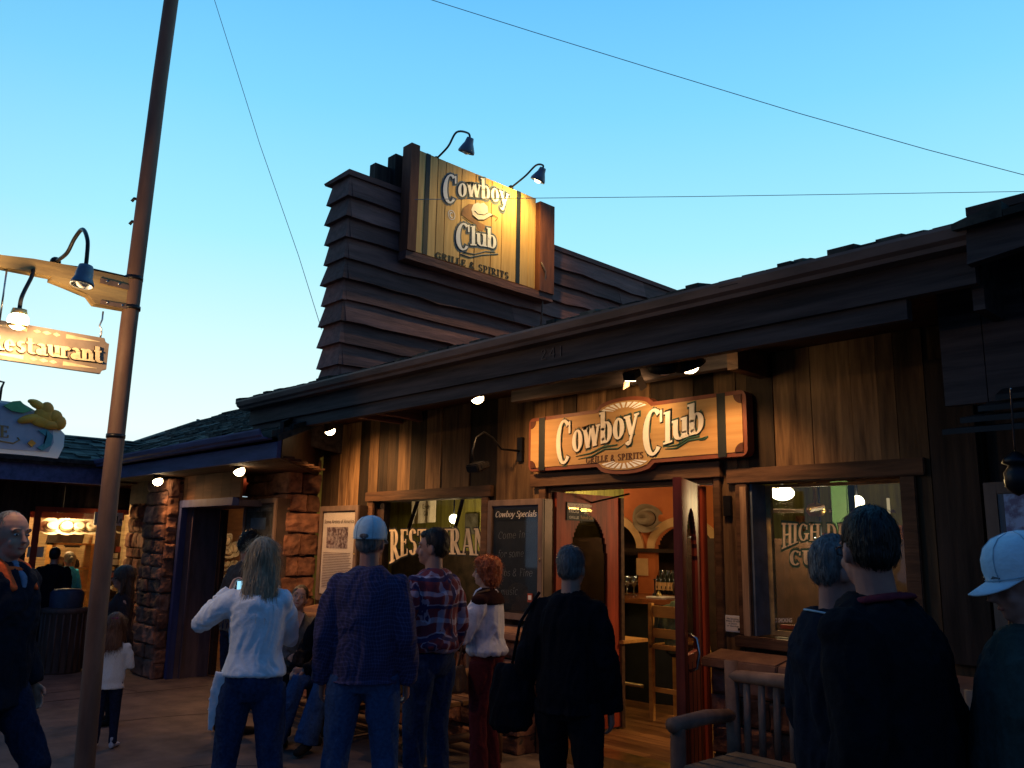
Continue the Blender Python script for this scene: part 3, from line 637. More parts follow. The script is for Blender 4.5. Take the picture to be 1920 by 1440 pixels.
# ------------------------------------------------------------------ clapboard tower that carries the roof sign
TX = -6.75
ty0 = onX(658, 330, TX).y; TZ = 5.21
tow = thing('sign_tower', 'tall narrow tower clad in overlapping dark brown boards rising from the roof', 'tower', (TX - .15, ty0, 3.0))
mb = MB(); rows = 11; rh = .21; tx1 = -7.04
for r in range(rows):
    zt = TZ - .05 - r * rh; zb = zt - rh - .015; o = .055 + random.uniform(-.008, .012); o2 = .012
    # broad face (+X), in a few lengths
    y = ty0
    while y < 9.6:
        l = min(random.uniform(1.6, 3.0), 9.6 - y); jo = random.uniform(0, .012)
        nseg = 8
        for k in range(nseg):
            ya, yb = y + l * k / nseg, y + l * (k + 1) / nseg
            wa = .035 * noise.noise((ya * 2.2, r * 7.3, 0)); wb = .035 * noise.noise((yb * 2.2, r * 7.3, 0))
            s0 = o if k or y > ty0 else o
            mb.hexa([(TX - .02, ya, zb + wa), (TX + o + jo, ya, zb + wa), (TX + o + jo, yb - (.004 if k == nseg - 1 else 0), zb + wb), (TX - .02, yb, zb + wb), (TX - .02, ya, zt), (TX + o2, ya, zt), (TX + o2, yb, zt), (TX - .02, yb, zt)], tone=(r * .37 + y * .13) % 1)
        y += l
    # street end (-Y) and far face
    mb.hexa([(tx1 - o, ty0 - o, zb), (TX + o, ty0 - o, zb), (TX + o, ty0 - .001, zb), (tx1 - o, ty0, zb), (tx1 - o2, ty0 - o2, zt), (TX + o2, ty0 - o2, zt), (TX + o2, ty0 - .001, zt), (tx1 - o2, ty0, zt)])
    mb.hexa([(tx1 - o, ty0, zb), (tx1 - .001, ty0, zb), (tx1 - .001, 9.6, zb), (tx1 - o, 9.6, zb), (tx1 - o2, ty0, zt), (tx1 - .001, ty0, zt), (tx1 - .001, 9.6, zt), (tx1 - o2, 9.6, zt)])
mb.build('clapboards', 'clap', tow)
mb = MB(); mb.box(tx1, TX - .021, ty0 + .001, 9.6, 3.0, TZ - .06); mb.build('core', 'brown_dark', tow)
mb = MB(); mb.hexa([(tx1 - .09, ty0 - .06, TZ - .055), (TX + .04, ty0 - .05, TZ - .055), (TX + .04, 9.6, TZ - .055), (tx1 - .05, 9.6, TZ - .055), (tx1 - .10, ty0 - .07, TZ - .03), (TX + .045, ty0 - .05, TZ), (TX + .045, 9.6, TZ), (tx1 - .05, 9.6, TZ)]); mb.build('cap_board', 'clap', tow)
mb = MB(); mb.box(TX - .20, TX - .10, 4.47, 4.66, TZ, 5.46); mb.box(TX - .16, TX - .02, 4.66, 4.80, TZ, 5.60); mb.build('stepped_boards', 'plank_dark', tow)

# roof sign
SX = TX + .15
sy0, sy1, sz0, sz1 = 4.81, 6.56, 4.53, 5.64
rs = thing('roof_sign', 'pale plank sign with white Cowboy Club lettering and a hat emblem on the tower', 'sign', (SX, 5.7, sz0))
mb = MB(); ys = [sy0, 4.93, 5.09, 5.20, 5.42, 5.62, 5.86, 6.02, 6.30, 6.44, sy1]
for a, b in zip(ys, ys[1:]): mb.box(SX - .04, SX - random.uniform(0, .003), a + .003, b - .003, sz0, sz1)
mb.build('planks', 'sign_pale', rs, bevel=.003)
MB().box(SX - .10, SX - .041, sy0, sy1, sz0, sz1 - .02).build('backing', 'brown_dark', rs)
mb = MB(); mb.box(SX - .10, SX + .05, sy0 - .11, sy0 - .003, sz0 - .02, sz1 + .02); mb.build('side_board', 'clap_red', rs)
mb = MB(); mb.box(SX - .10, SX + .05, sy1 + .02, sy1 + .26, sz0 - .02, sz1 - .04); mb.build('side_board', 'clap_red', rs)
mb = MB(); mb.box(SX - .10, SX + .03, sy0 - .11, sy1 + .26, sz0 - .11, sz0 - .022); mb.build('ledger', 'clap', rs)
mb = MB(); s_ = lambda px, py: onX(px, py, SX)
for x0, x1 in ((795, 803.5), (968.5, 976)):
    ya, yb = s_(x0, 400).y, s_(x1, 400).y; MB().box(SX + .0005, SX + .003, ya, yb, sz0, sz1).build('stripe', 'sign_black', rs)
Q = lambda L_: quadmap(*[s_(*p) for p in L_])
def sign_word(s, quad, nrm, par, faces, m1='cream', m2='sign_blue', t=.17, h=.065, curve=0, first=None, grow=(.012, .05), depth=.004):
    P, _ = text_polys(s, t, h, first=first); f = quadmap(*quad, curve=curve)
    if m2: letters(P, f, nrm, .001, 'letter_shadow', m2, par, grow=(grow[0] * 2.1, grow[1] * 2.1), lift=.0005)
    if m2: letters(P, f, nrm, .001, 'letter_outline', 'sign_black', par, grow=grow, lift=.003)
    letters(P, f, nrm, depth, 'lettering', m1, par, lift=.0055)
sign_word('Cowboy', [s_(829, 373), s_(953, 389), s_(953, 353), s_(829, 337)], (1, 0, 0), rs, 0, curve=.30, first=(1.5, -.30), m1='white')
sign_word('Club', [s_(853, 462), s_(931, 468), s_(931, 433), s_(853, 427)], (1, 0, 0), rs, 0, curve=.12, first=(1.45, -.25), m1='white', grow=(.018, .05))
P, _ = text_polys('GRILLE & SPIRITS', .17, .08, sp=.06); letters(P, Q([(816, 484), (954.5, 523.5), (954.5, 511.5), (816.5, 471.5)]), (1, 0, 0), .002, 'lettering', 'dark_text', rs, lift=.001)
z3 = lambda x, y: s_(560 + x / 3.428, 220 + y / 3.428)
def patch(pts, m, name, lift): return MB().prism([z3(*p) + Vector((lift, 0, 0)) for p in pts], (.001, 0, 0)).build(name, m, rs)
patch([(1045, 625), (1058, 582), (1095, 556), (1122, 560), (1110, 600), (1120, 645), (1150, 668), (1190, 690), (1200, 705), (1180, 735), (1150, 720), (1140, 690), (1085, 655)], 'hair_tan', 'emblem_hair', .0015)
patch([(1108, 592), (1122, 560), (1150, 548), (1165, 555), (1188, 549), (1212, 572), (1216, 612), (1246, 626), (1222, 645), (1185, 660), (1148, 660), (1118, 630)], 'cream', 'emblem_hat', .004)
mb = MB(); mb.tube([z3(*p) + Vector((.006, 0, 0)) for p in [(1118, 632), (1150, 660), (1190, 660), (1246, 628)]], .005); mb.tube([z3(*p) + Vector((.006, 0, 0)) for p in [(1128, 602), (1150, 622), (1190, 628), (1216, 614)]], .004)
mb.tube([z3(*p) + Vector((.006, 0, 0)) for p in [(1225, 640), (1255, 632), (1278, 648), (1262, 668)]], .003); mb.tube([z3(*p) + Vector((.006, 0, 0)) for p in [(1060, 640), (1110, 680), (1135, 720), (1160, 735)]], .003)
mb.build('emblem_lines', 'dark_text', rs)
cc = z3(982, 628); mb = MB()
for q in arc(0, 0, .05, .055, 0, 360, .008, .008) + arc(0, 0, .028, .032, 50, 310, .012, .01): mb.prism([cc + Vector((.0015, p[0], p[1])) for p in q], (.001, 0, 0))
mb.build('copyright_mark', 'white', rs)
mb = MB(); mb.tube([z3(*p) + Vector((.002, 0, 0)) for p in [(1040, 880), (1100, 900), (1180, 885), (1280, 878)]], .006); mb.tube([z3(*p) + Vector((.002, 0, 0)) for p in [(1060, 868), (1130, 880), (1200, 862), (1262, 866)]], .005); mb.build('swash', 'sign_blue', rs)
pc = s_(1000, 508); tag(MB().tube([Vector((SX + .06, sy1 + .03, 4.85)), Vector((SX + .065, sy1 + .10, 4.75)), Vector((TX + .13, sy1 + .14, 4.40)), Vector((TX + .10, sy1 + .14, 3.9))], .010).build('conduit', 'gutter'), 'thin grey cable running down the clapboards from the roof sign', 'cable')

def shade(mb, c, ax, r=.11, l=.17):
    """bell lamp shade opening along ax"""
    mb.lathe(c, [(.012, -.02), (.035, -.02), (.04, .0), (.045, .03), (r * .75, l * .5), (r, l * .85), (r, l), (r - .006, l), (r * .7, l * .52), (.035, .04)], ax)
def goose(name, label, pts, ax, r=.10, lit=True, power=60, tgt=None, group=None, m='lamp_grey', spot=110, sm=None):
    pts = [Vector(p) for p in pts]; t = thing(name, label, 'lamp', pts[0], group=group)
    # smooth the arm
    out = []
    for i in range(len(pts) - 1):
        p0, p1, p2, p3 = pts[max(i - 1, 0)], pts[i], pts[i + 1], pts[min(i + 2, len(pts) - 1)]
        for k in range(6):
            u = k / 6; out.append(.5 * ((2 * p1) + (p2 - p0) * u + (2 * p0 - 5 * p1 + 4 * p2 - p3) * u * u + (3 * p1 - p0 - 3 * p2 + p3) * u ** 3))
    out.append(pts[-1]); MB().tube(out, .011).build('arm', 'black_metal' if sm is None else sm, t)
    MB().ball(pts[0], .03).build('mount', 'black_metal', t)
    ax = Vector(ax).normalized(); mb = MB(); shade(mb, pts[-1], ax, r, r * 1.6); mb.build('lamp_shade', m, t)
    b = pts[-1] + ax * r * 1.25
    MB().ball(b, r * .55).build('bulb', 'bulb' if lit else 'white', t)
    if lit: light('SPOT', b + ax * r * .65, power, WARM if tgt is None else (1.0, .66, .20), t, target=tgt or (b + ax), size=.04, spot=spot)
    return t
B = onX(818, 298, SX - .03)
goose('gooseneck_lamp', 'unlit gooseneck lamp at the left top corner of the roof sign', [B, onY(840, 275, B.y), onY(856, 248, B.y), onY(878, 250, B.y), onY(881, 262, B.y)], (-.45, 0, -1), r=.085, lit=False, group='gooseneck lamps over the roof sign')
B = onX(958, 352, SX - .03)
goose('gooseneck_lamp', 'gooseneck lamp shining yellow light on the right part of the roof sign', [B, onY(985, 330, B.y), onY(1005, 310, B.y), onY(1018, 310, B.y), onY(1017, 318, B.y)], (-.55, -.1, -1), r=.085, lit=True, power=60, tgt=(SX, B.y - .1, sz1 - .45), group='gooseneck lamps over the roof sign', spot=150)

# ------------------------------------------------------------------ wall sign over the door
SY = WY - .14
u_ = lambda px, py: onY(px, py, SY)
a0, a1 = u_(990, 890).x, u_(1402, 858).x; b0, b1 = 2.225, 2.675
cx = u_(1170, 820).x; cw = (u_(1228, 820).x - u_(1118, 820).x) / 2 * .98; bul = .068
def outline(x0, x1, z0, z1, r, cw, bul, notch=False):
    pts = []
    def corner(cx_, cz_, s0):
        for k in range(5): a = math.radians(s0 + 90 * k / 4); pts.append((cx_ + r * math.cos(a), cz_ + r * math.sin(a)))
    corner(x1 - r, z0 + r, -90); corner(x1 - r, z1 - r, 0)
    for k in range(13): u = -1 + 2 * k / 12; pts.append((cx - u * cw, z1 + bul * math.sqrt(max(0, 1 - u * u)) * (1 if abs(u) < 1 else 0)))
    corner(x0 + r, z1 - r, 90); corner(x0 + r, z0 + r, 180)
    for k in range(13): u = -1 + 2 * k / 12; pts.append((cx + u * cw, z0 - bul * math.sqrt(max(0, 1 - u * u))))
    return pts
def slab(pts, y, th, name, m, par):
    """flat outline in the wall sign's plane; built as strips so that any outline stays clean"""
    bm = bmesh.new(); vs = [bm.verts.new((p[0], y, p[1])) for p in pts]; f = bm.faces.new(vs)
    bmesh.ops.triangulate(bm, faces=[f]); r = bmesh.ops.extrude_face_region(bm, geom=bm.faces[:])
    for v in [e for e in r['geom'] if isinstance(e, bmesh.types.BMVert)]: v.co.y += th
    bmesh.ops.recalc_face_normals(bm, faces=bm.faces[:]); me = bpy.data.meshes.new(name); bm.to_mesh(me); bm.free(); me.materials.append(MATS[m] if isinstance(m, str) else m)
    o = bpy.data.objects.new(name, me); COL.objects.link(o)
    if par is not None: o.parent = par; o.matrix_parent_inverse = parent_world(par).inverted()
    return o
ws = thing('wall_sign', 'large golden wood sign with red rim and cream Cowboy Club letters above the door', 'sign', (cx, WY, b0))
slab(outline(a0, a1, b0, b1, .05, cw, bul), SY + .004, .085, 'rim', 'sign_red', ws)
slab(outline(a0 + .03, a1 - .03, b0 + .03, b1 - .03, .012, cw - .02, bul), SY - .002, .005, 'board', 'sign_wood', ws)
mb = MB()
for p0, p1 in ((1011, 1022), (1346, 1362)): MB().box(u_(p0, 820).x, u_(p1, 820).x, SY - .005, SY - .0025, b0 + .005, b1 - .005).build('strap', 'sign_black', ws)
for ex, sx in ((a0 + .03, 1), (a1 - .03, -1)):
    for ez, sz_ in ((b0 + .03, 1), (b1 - .03, -1)):
        pts = [Vector((ex, SY - .0028, ez))] + [Vector((ex + sx * .062 * math.cos(k * PI / 12), SY - .0028, ez + sz_ * .062 * math.sin(k * PI / 12))) for k in range(7)]
        MB().prism(pts, (0, -.004, 0)).build('corner_plate', 'brown_text', ws)
mb = MB()
for sg, zb in ((1, b1 - .050), (-1, b0 + .050)):
    for k in range(9):
        a = math.radians(30 + 120 * k / 8); w = .045
        pts = [Vector((cx + cw * .90 * rr * math.cos(aa), SY - .003, zb + sg * (bul + .012) * rr * math.sin(aa))) for rr, aa in ((.46, a - w * 1.2), (.97, a - w * 2.0), (.97, a + w * 2.0), (.46, a + w * 1.2))]
        mb.prism(pts, (0, -.002, 0))
mb.build('sunburst', 'white', ws)
up_ = lambda L_: [u_(*p) for p in L_]
nY = (0, -1, 0)
sign_word('Cowboy', up_([(1044, 858), (1198, 812), (1198, 757), (1044, 800)]), nY, ws, 0, m2='sign_green', first=(1.42, -.28), grow=(.007, .035), depth=.008)
sign_word('Club', up_([(1206, 848), (1323, 808), (1323, 752), (1206, 790)]), nY, ws, 0, m2='sign_green', first=(1.5, -.22), grow=(.010, .035), depth=.008)
P, _ = text_polys('GRILLE & SPIRITS', .17, .08, sp=.06); letters(P, quadmap(*up_([(1099, 869.5), (1208, 859), (1208, 847), (1099, 857)])), nY, .002, 'lettering', 'brown_text', ws, lift=.003)
mb = MB()
for pts in ([(1085, 861), (1110, 856), (1135, 842), (1160, 841), (1172, 832)], [(1080, 856), (1108, 850), (1132, 838), (1158, 834)], [(1248, 842), (1270, 840), (1292, 826), (1318, 822), (1326, 818)], [(1250, 838), (1272, 834), (1290, 822), (1312, 818)], [(1312, 826), (1322, 824), (1328, 818)]):
    mb.tube([u_(*p) + Vector((0, -.004, 0)) for p in pts], [.003, .007, .008, .006, .002][:len(pts)], 6)
mb.build('swash', 'sign_green', ws)

# ------------------------------------------------------------------ lamps of the restaurant front
def flood(label, c, aim, lit=True, power=40, r=.055, spot=120, group='flood lamps under the eaves', color=WARM, hood=False):
    c = Vector(c); ax = (Vector(aim) - c).normalized(); t = thing('flood_lamp', label, 'lamp', c, group=group)
    MB().tube([c + Vector((0, 0, .18)) - ax * .08, c + Vector((0, 0, .02)) - ax * .09, c - ax * .06], .014).build('arm', 'black_metal', t)
    mb = MB(); k = 1.5 if hood else 1.0
    mb.lathe(c, [(.015, -.09), (.03, -.08), (.033, -.04), (r * .8 * k, -.01), (r * 1.02 * k, .02 + (.02 if hood else 0)), (r * .98 * k, .02 + (.02 if hood else 0)), (r * .6, -.01)], ax); mb.build('lamp_shade', 'black_metal' if hood else 'bronze', t)
    MB().ball(c + ax * .025, r * .95, r * .95, r * .9).build('bulb', 'bulb' if lit else 'white', t)
    if lit: light('SPOT', c + ax * (.03 + r), power, color, t, target=Vector(aim), size=r, spot=spot, blend=.8)
    return t
c = onY(892, 741, 4.35); flood('bright flood lamp under the eave between the door and the left window', c, c + Vector((.25, .45, -.8)), power=46, spot=150)
c = onY(617, 803, 4.45); flood('tilted flood lamp under the eave above the framed poster case', c, c + Vector((.0, .55, -1)), power=88, spot=150)
c = onY(1290, 676, 4.42); flood('black hooded flood lamp with a bright rim over the wall sign', c, (cx + .95, WY + .1, 1.6), power=36, r=.07, hood=True, spot=98)
c = onY(1245, 678, 4.18); flood('black hooded lamp head beside the bright rimmed one over the sign', c, c + Vector((-.3, .5, -.8)), lit=False, r=.07, hood=True)
# halogen box lamp on the beam
c = onY(1185, 703, 4.55); t = thing('halogen_lamp', 'small box flood lamp with open barn doors hanging above the wall sign', 'lamp', c)
ax = Vector((-.15, .45, -.85)).normalized(); sx_ = Vector((1, 0, 0)); sy_ = ax.cross(sx_).normalized(); sx_ = sy_.cross(ax).normalized()
MB().obox(c, sx_ * .05, sy_ * .045, ax * .03).build('housing', 'black_metal', t, bevel=.006)
MB().obox(c + ax * .032, sx_ * .043, sy_ * .036, ax * .002).build('diffuser', 'bulb_soft', t)
mb = MB(); mb.obox(c + ax * .06 + sx_ * .065, (sx_ * .3 + ax).normalized() * .045, sy_ * .04, (sx_ - ax * .3).normalized() * .002); mb.obox(c + ax * .06 - sx_ * .06, (-sx_ * .3 + ax).normalized() * .04, sy_ * .04, (sx_ + ax * .3).normalized() * .002); mb.build('barn_doors', 'case_brown', t)
MB().obox(c + Vector((-.03, 0, .10)), (.018, 0, .0), (0, .006, 0), (0, 0, .055)).build('bracket', 'trim_light', t)
light('SPOT', c + ax * .04, 26, (1, .60, .26), t, target=(cx - .1, WY - .05, 2.3), size=.04, spot=150, blend=.8)
# wall gooseneck with a box head
B = onY(976, 846, WY - .03)
g = thing('wall_lamp', 'dark gooseneck wall lamp with a square black head left of the wall sign', 'lamp', B)
pts = [B, onX(940, 842, B.x), onX(925, 822, B.x), onX(908, 810, B.x), onX(893, 820, B.x), onX(886, 845, B.x), onX(887, 864, B.x)]
MB().tube(pts, .009).build('arm', 'black_metal', g); MB().box(B.x - .03, B.x + .03, WY - .045, WY - .017, B.z - .09, B.z + .12).build('mount', 'black_metal', g)
e = pts[-1]; mb = MB(); mb.obox(e + Vector((.02, .02, -.05)), Vector((.075, 0, 0)), Vector((0, .05, .02)), Vector((0, -.012, .032))); mb.obox(e + Vector((.07, .05, -.05)), Vector((.03, 0, .012)), Vector((0, .05, .02)), Vector((0, -.01, .026))); mb.build('lamp_head', 'black_metal', g, bevel=.01)

# ------------------------------------------------------------------ display cases on the front
def case(name, label, x0, x1, yf, yb, z0, z1, rail=.055, m='case_brown'):
    t = thing(name, label, 'display case', ((x0 + x1) / 2, yb, z0))
    mb = MB(); mb.box(x0, x1, yf + .012, yb, z0, z1); mb.build('cabinet', 'bronze', t, bevel=.004)
    mb = MB(); mb.box(x0, x0 + rail, yf - .012, yf + .010, z0, z1); mb.box(x1 - rail, x1, yf - .012, yf + .010, z0, z1); mb.box(x0 + rail, x1 - rail, yf - .012, yf + .010, z0, z0 + rail); mb.box(x0 + rail, x1 - rail, yf - .012, yf + .010, z1 - rail, z1)
    mb.build('door_frame', m, t, bevel=.003); MB().ball((x1 - rail * .5, yf - .016, (z0 + z1) / 2), .008).build('lock', 'brass', t)
    MB().box(x0 + rail, x1 - rail, yf - .004, yf - .001, z0 + rail, z1 - rail).build('pane', 'pane_case', t)
    return t
yf = 4.97; v = lambda px, py, Y=yf: onY(px, py, Y)
x0, x1, z0, z1 = v(599, 1000).x, v(671, 1000).x, 1.0, v(605, 950).z
t = case('poster_case', 'narrow framed case holding a cream poster left of the restaurant window', x0, x1, yf, 5.08, z0, z1)
r = .06; pz0, pz1 = z0 + .07, z1 - .07; px0, px1 = x0 + .065, x1 - .065
MB().box(px0, px1, yf + .004, yf + .008, pz0, pz1).build('poster', 'paper', t)
W_, H_ = px1 - px0, pz1 - pz0
small_text('Some Artists of America', (px0 + .04 * W_, yf + .004, pz1 - .135 * H_), (px1 - .03 * W_, yf + .004, pz1 - .135 * H_), (px0 + .04 * W_, yf + .004, pz1 - .085 * H_), nY, 'dark_text', 'poster_title', t, .0015)
MB().box(px0 + .14 * W_, px1 - .2 * W_, yf + .001, yf + .0035, pz1 - .44 * H_, pz1 - .18 * H_).build('picture', 'photo', t)
mb = MB()
for k in range(22):
    zz = pz1 - (.50 + k * .020) * H_; xe = px1 - W_ * random.uniform(.05, .14); x = px0 + .06 * W_
    while x < xe: w = random.uniform(.008, .03); mb.box(x, min(x + w, xe), yf + .001, yf + .0035, zz, zz + .0045); x += w + .005
mb.build('poster_lines', 'brown_text', t)
# chalkboard case
x0, x1, z0, z1 = v(914, 1040).x, v(1018, 1040).x, v(1000, 1158).z - .03, v(914, 939).z
t = case('chalkboard_case', 'brown framed chalkboard headed Cowboy Specials between window and door', x0, x1, yf, 5.08, z0, z1, rail=.05)
MB().box(x0 + .07, x1 - .07, yf + .004, yf + .008, z0 + .07, z1 - .07).build('chalkboard', 'slate', t)
MB().box(x0 + .07, x1 - .07, yf - .0005, yf + .003, z1 - .17, z1 - .07).build('title_strip', 'sign_black', t)
P, _ = text_polys('Cowboy Specials', .10, .05, slant=.25); cwd = x1 - x0 - .14
letters(P, quadmap((x0 + .09, yf - .001, z1 - .145), (x1 - .08, yf - .001, z1 - .145), (x1 - .08, yf - .001, z1 - .095), (x0 + .09, yf - .001, z1 - .095)), nY, .001, 'title', 'cream', t, lift=.0008)
for k, (s, u0, u1) in enumerate((('Come in', .12, .75), ('for some', .12, .72), ('Ribs & Fine', .12, .92), ('music', .2, .6))):
    P, _ = text_polys(s, .035, .03, slant=.12, sp=.08, ser=False); zz = z1 - .33 - k * .155
    letters(P, quadmap((x0 + .07 + cwd * u0, yf + .001, zz), (x0 + .07 + cwd * u1, yf + .001, zz + .012), (x0 + .07 + cwd * u1, yf + .001, zz + .075), (x0 + .07 + cwd * u0, yf + .001, zz + .06)), nY, .0005, 'chalk_writing', 'chalk', t, lift=.002)
q = v(994, 1120, yf - .02); MB().box(q.x - .035, q.x + .02, yf - .017, yf - .0125, q.z - .04, q.z + .03).build('sticker', 'wall_red', t)
MB().box(q.x - .025, q.x + .012, yf - .0185, yf - .0175, q.z - .02, q.z + .015).build('sticker_mark', 'cream', t)
# old case by the shop door
yf2 = 4.55; x0, x1, z0, z1 = onY(455, 1000, yf2).x, onY(516, 1000, yf2).x, 1.0, onY(453, 938, yf2).z
t = case('picture_case', 'dark framed case with a murky old picture beside the shop doorway', x0, x1, yf2, 4.71, z0, z1, rail=.05)
MB().box(x0 + .065, x1 - .065, yf2 + .004, yf2 + .008, z0 + .07, z1 - .07).build('poster', 'poster_old', t)
MB().box(x0 + .18, x1 - .24, yf2, yf2 + .0035, z1 - .34, z1 - .21).build('picture', 'sign_blue', t)
P, _ = text_polys('OLD TIME SUPPLIES', .12, .07, sp=.04); letters(P, quadmap((x0 + .10, yf2 + .002, z1 - .14), (x1 - .10, yf2 + .002, z1 - .14), (x1 - .10, yf2 + .002, z1 - .10), (x0 + .10, yf2 + .002, z1 - .10)), nY, .0005, 'title', 'chalk', t, lift=.001)
# notices
q0, q1 = v(1352, 1153, WY - .05), v(1389, 1187, WY - .05)
n_ = tag(MB().box(q0.x, q1.x, WY - .024, WY - .018, q1.z, q0.z).build('notice', 'white'), 'small white notice with red border on the wall right of the door', 'notice')
MB().box(q0.x + .006, q1.x - .006, WY - .0255, WY - .0245, q1.z + .006, q0.z - .006).build('border_sheet', 'cream', n_)
small_text('No Smoking\nWithin 20 feet\nof Doors\nor Openings', (q0.x + .02, WY - .0257, q1.z + .03), (q1.x - .02, WY - .0257, q1.z + .03), (q0.x + .02, WY - .0257, q0.z - .015), nY, 'dark_text', 'lettering', n_, .001)
MB().box(q1.x - .035, q1.x - .012, WY - .0275, WY - .026, q1.z + .012, q1.z + .028).build('notice_mark', 'dark_text', n_)
# sign on the open left door leaf (faces +X)
DXs = -4.895 + .035
g_ = lambda px, py: onX(px, py, DXs)
A_, B_ = g_(1063, 941), g_(1114, 978)
s2 = tag(MB().box(DXs - .010, DXs, A_.y, B_.y, B_.z, A_.z).build('door_sign', 'dark_text'), 'small black sign for another restaurant fixed high on the open left door', 'sign')
MB().box(DXs + .0005, DXs + .001, A_.y + .006, B_.y - .006, A_.z - .045, A_.z - .006).build('sign_band', 'bronze', s2)
w_ = B_.y - A_.y; hh_ = A_.z - B_.z
def dtext(s, u0, u1, v0, v1, m='cream'): small_text(s, (DXs, A_.y + w_ * u0, B_.z + hh_ * v0), (DXs, A_.y + w_ * u1, B_.z + hh_ * v0), (DXs, A_.y + w_ * u0, B_.z + hh_ * v1), (1, 0, 0), m, 'lettering', s2, .0018)
dtext('Visit our other restaurants', .06, .94, .80, .94); dtext('BARKING', .07, .42, .62, .72, 'brass'); dtext('FROG', .07, .42, .42, .60); dtext('GRILLE', .07, .42, .10, .24); dtext('and the', .62, .78, .40, .48); dtext('Redrock Café', .50, .94, .10, .30, 'sign_wood'); dtext('GALLERY ROW', .50, .94, .52, .70, 'brass')

# ------------------------------------------------------------------ restaurant interior
INT = thing('restaurant_interior', 'warm lit restaurant interior with orange arched bar wall seen through door and windows', 'interior', (-4, 8, .1))
mb = MB(); mb.box(-9.9, 1.5, 5.25, 11, 2.62, 2.66); mb.build('ceiling', 'olive_ceiling', INT)
mb = MB()
for y in np.arange(5.9, 10.6, .9): mb.box(-5.5, 1.4, y, y + .12, 2.48, 2.619)
mb.build('ceiling_beams', 'brown_dark', INT)
mb = MB(); mb.box(-10, -8.85, 5.21, 5.3, 0, 2.62); mb.box(1.4, 1.5, 5.3, 11, .1, 2.62); mb.box(-10, 1.5, 10.6, 10.7, .1, 2.62); mb.build('wall', 'olive_wall', INT)
# partition left room
mb = MB()
for x in np.arange(-9.9, -5.8, .16): mb.box(x, x + .155, 6.9, 6.95, .1, 2.62)
for y in np.arange(5.3, 6.9, .16): mb.box(-5.78, -5.72, y, y + .155, .1, 2.62); mb.box(-9.99, -9.94, y, y + .155, .1, 2.62)
mb.build('partition', 'olive_wall', INT)
# bar back wall with arches
BY = 8.2; BX0, BX1 = -7.9, -5.2
mb = MB()
arcs = [(onY(1128, 1020, BY).x, .62), (onY(1290, 1020, BY).x, .50)]
za = onY(1215, 1028, BY).z; top = onY(1290, 981, BY).z
ac = [(onY(1135, 1030, BY).x, (onY(1196, 1030, BY).x - onY(1135, 1030, BY).x)), (onY(1283, 1030, BY).x, (onY(1283, 1030, BY).x - onY(1228, 1030, BY).x))]
zt1 = onY(1140, 975, BY).z; zt2 = onY(1283, 985, BY).z
def archz(x):
    for (c, r), zt in zip(ac, (zt1, zt2)):
        if abs(x - c) < r: return za + (zt - za) * math.sqrt(1 - ((x - c) / r) ** 2)
    return None
n_s = 120; dx = (BX1 - BX0) / n_s
trm = MB()
for i in range(n_s):
    xa, xb = BX0 + i * dx, BX0 + (i + 1) * dx; z_ = archz((xa + xb) / 2)
    mb.box(xa, xb, BY, BY + .08, z_ if z_ else .1, 2.62, .5)
for (c, r), zt in zip(ac, (zt1, zt2)):
    for k in range(24):
        a, b = PI * k / 24, PI * (k + 1) / 24; w = .10
        P4 = [Vector((c + r * math.cos(q) * s, BY - .03, za + (zt - za) * math.sin(q) * (1 if s == 1 else (zt - za + w) / (zt - za)))) for q, s in ((a, 1), (b, 1), (b, (r + w) / r), (a, (r + w) / r))]
        trm.prism(P4, (0, .028, 0), .5)
mb.build('bar_wall', 'orange_wall', INT); trm.build('arch_trim', 'arch_trim', INT)
mb = MB(); mb.box(BX0, BX1, BY - .05, BY + .30, za - .05, za - .005); mb.box(BX0, BX1, BY + .02, BY + .32, za - .46, za - .43); mb.box(BX0, BX1, BY + .4, BY + .45, .1, 2.6); mb.build('back_shelves', 'brown_dark', INT)
# bar counter
cy = 7.0; cz = onY(1200, 1132, cy).z
bar = thing('bar_counter', 'curved bar counter with polished wooden top inside the door', 'bar counter', (-6, cy + .4, .1))
mb = MB(); cx0, cx1 = -7.6, -4.9
prf = [Vector((cx0, cy, cz)), Vector((-5.45, cy, cz)), Vector((-5.1, cy + .12, cz)), Vector((cx1, cy + .5, cz)), Vector((cx1, cy + .9, cz)), Vector((cx0, cy + .9, cz))]
mb.prism(prf, (0, 0, .05)); mb.build('counter_top', 'bar_wood', bar)
MB().prism([Vector((p.x, p.y + (.08 if p.y < cy + .6 else -.05), .1)) for p in prf], (0, 0, cz - .101)).build('front_panel', 'dark_panel', bar)
mb = MB(); mb.tube([Vector((cx0, cy - .06, .28)), Vector((-5.4, cy - .06, .28))], .018); mb.build('foot_rail', 'brass', bar)
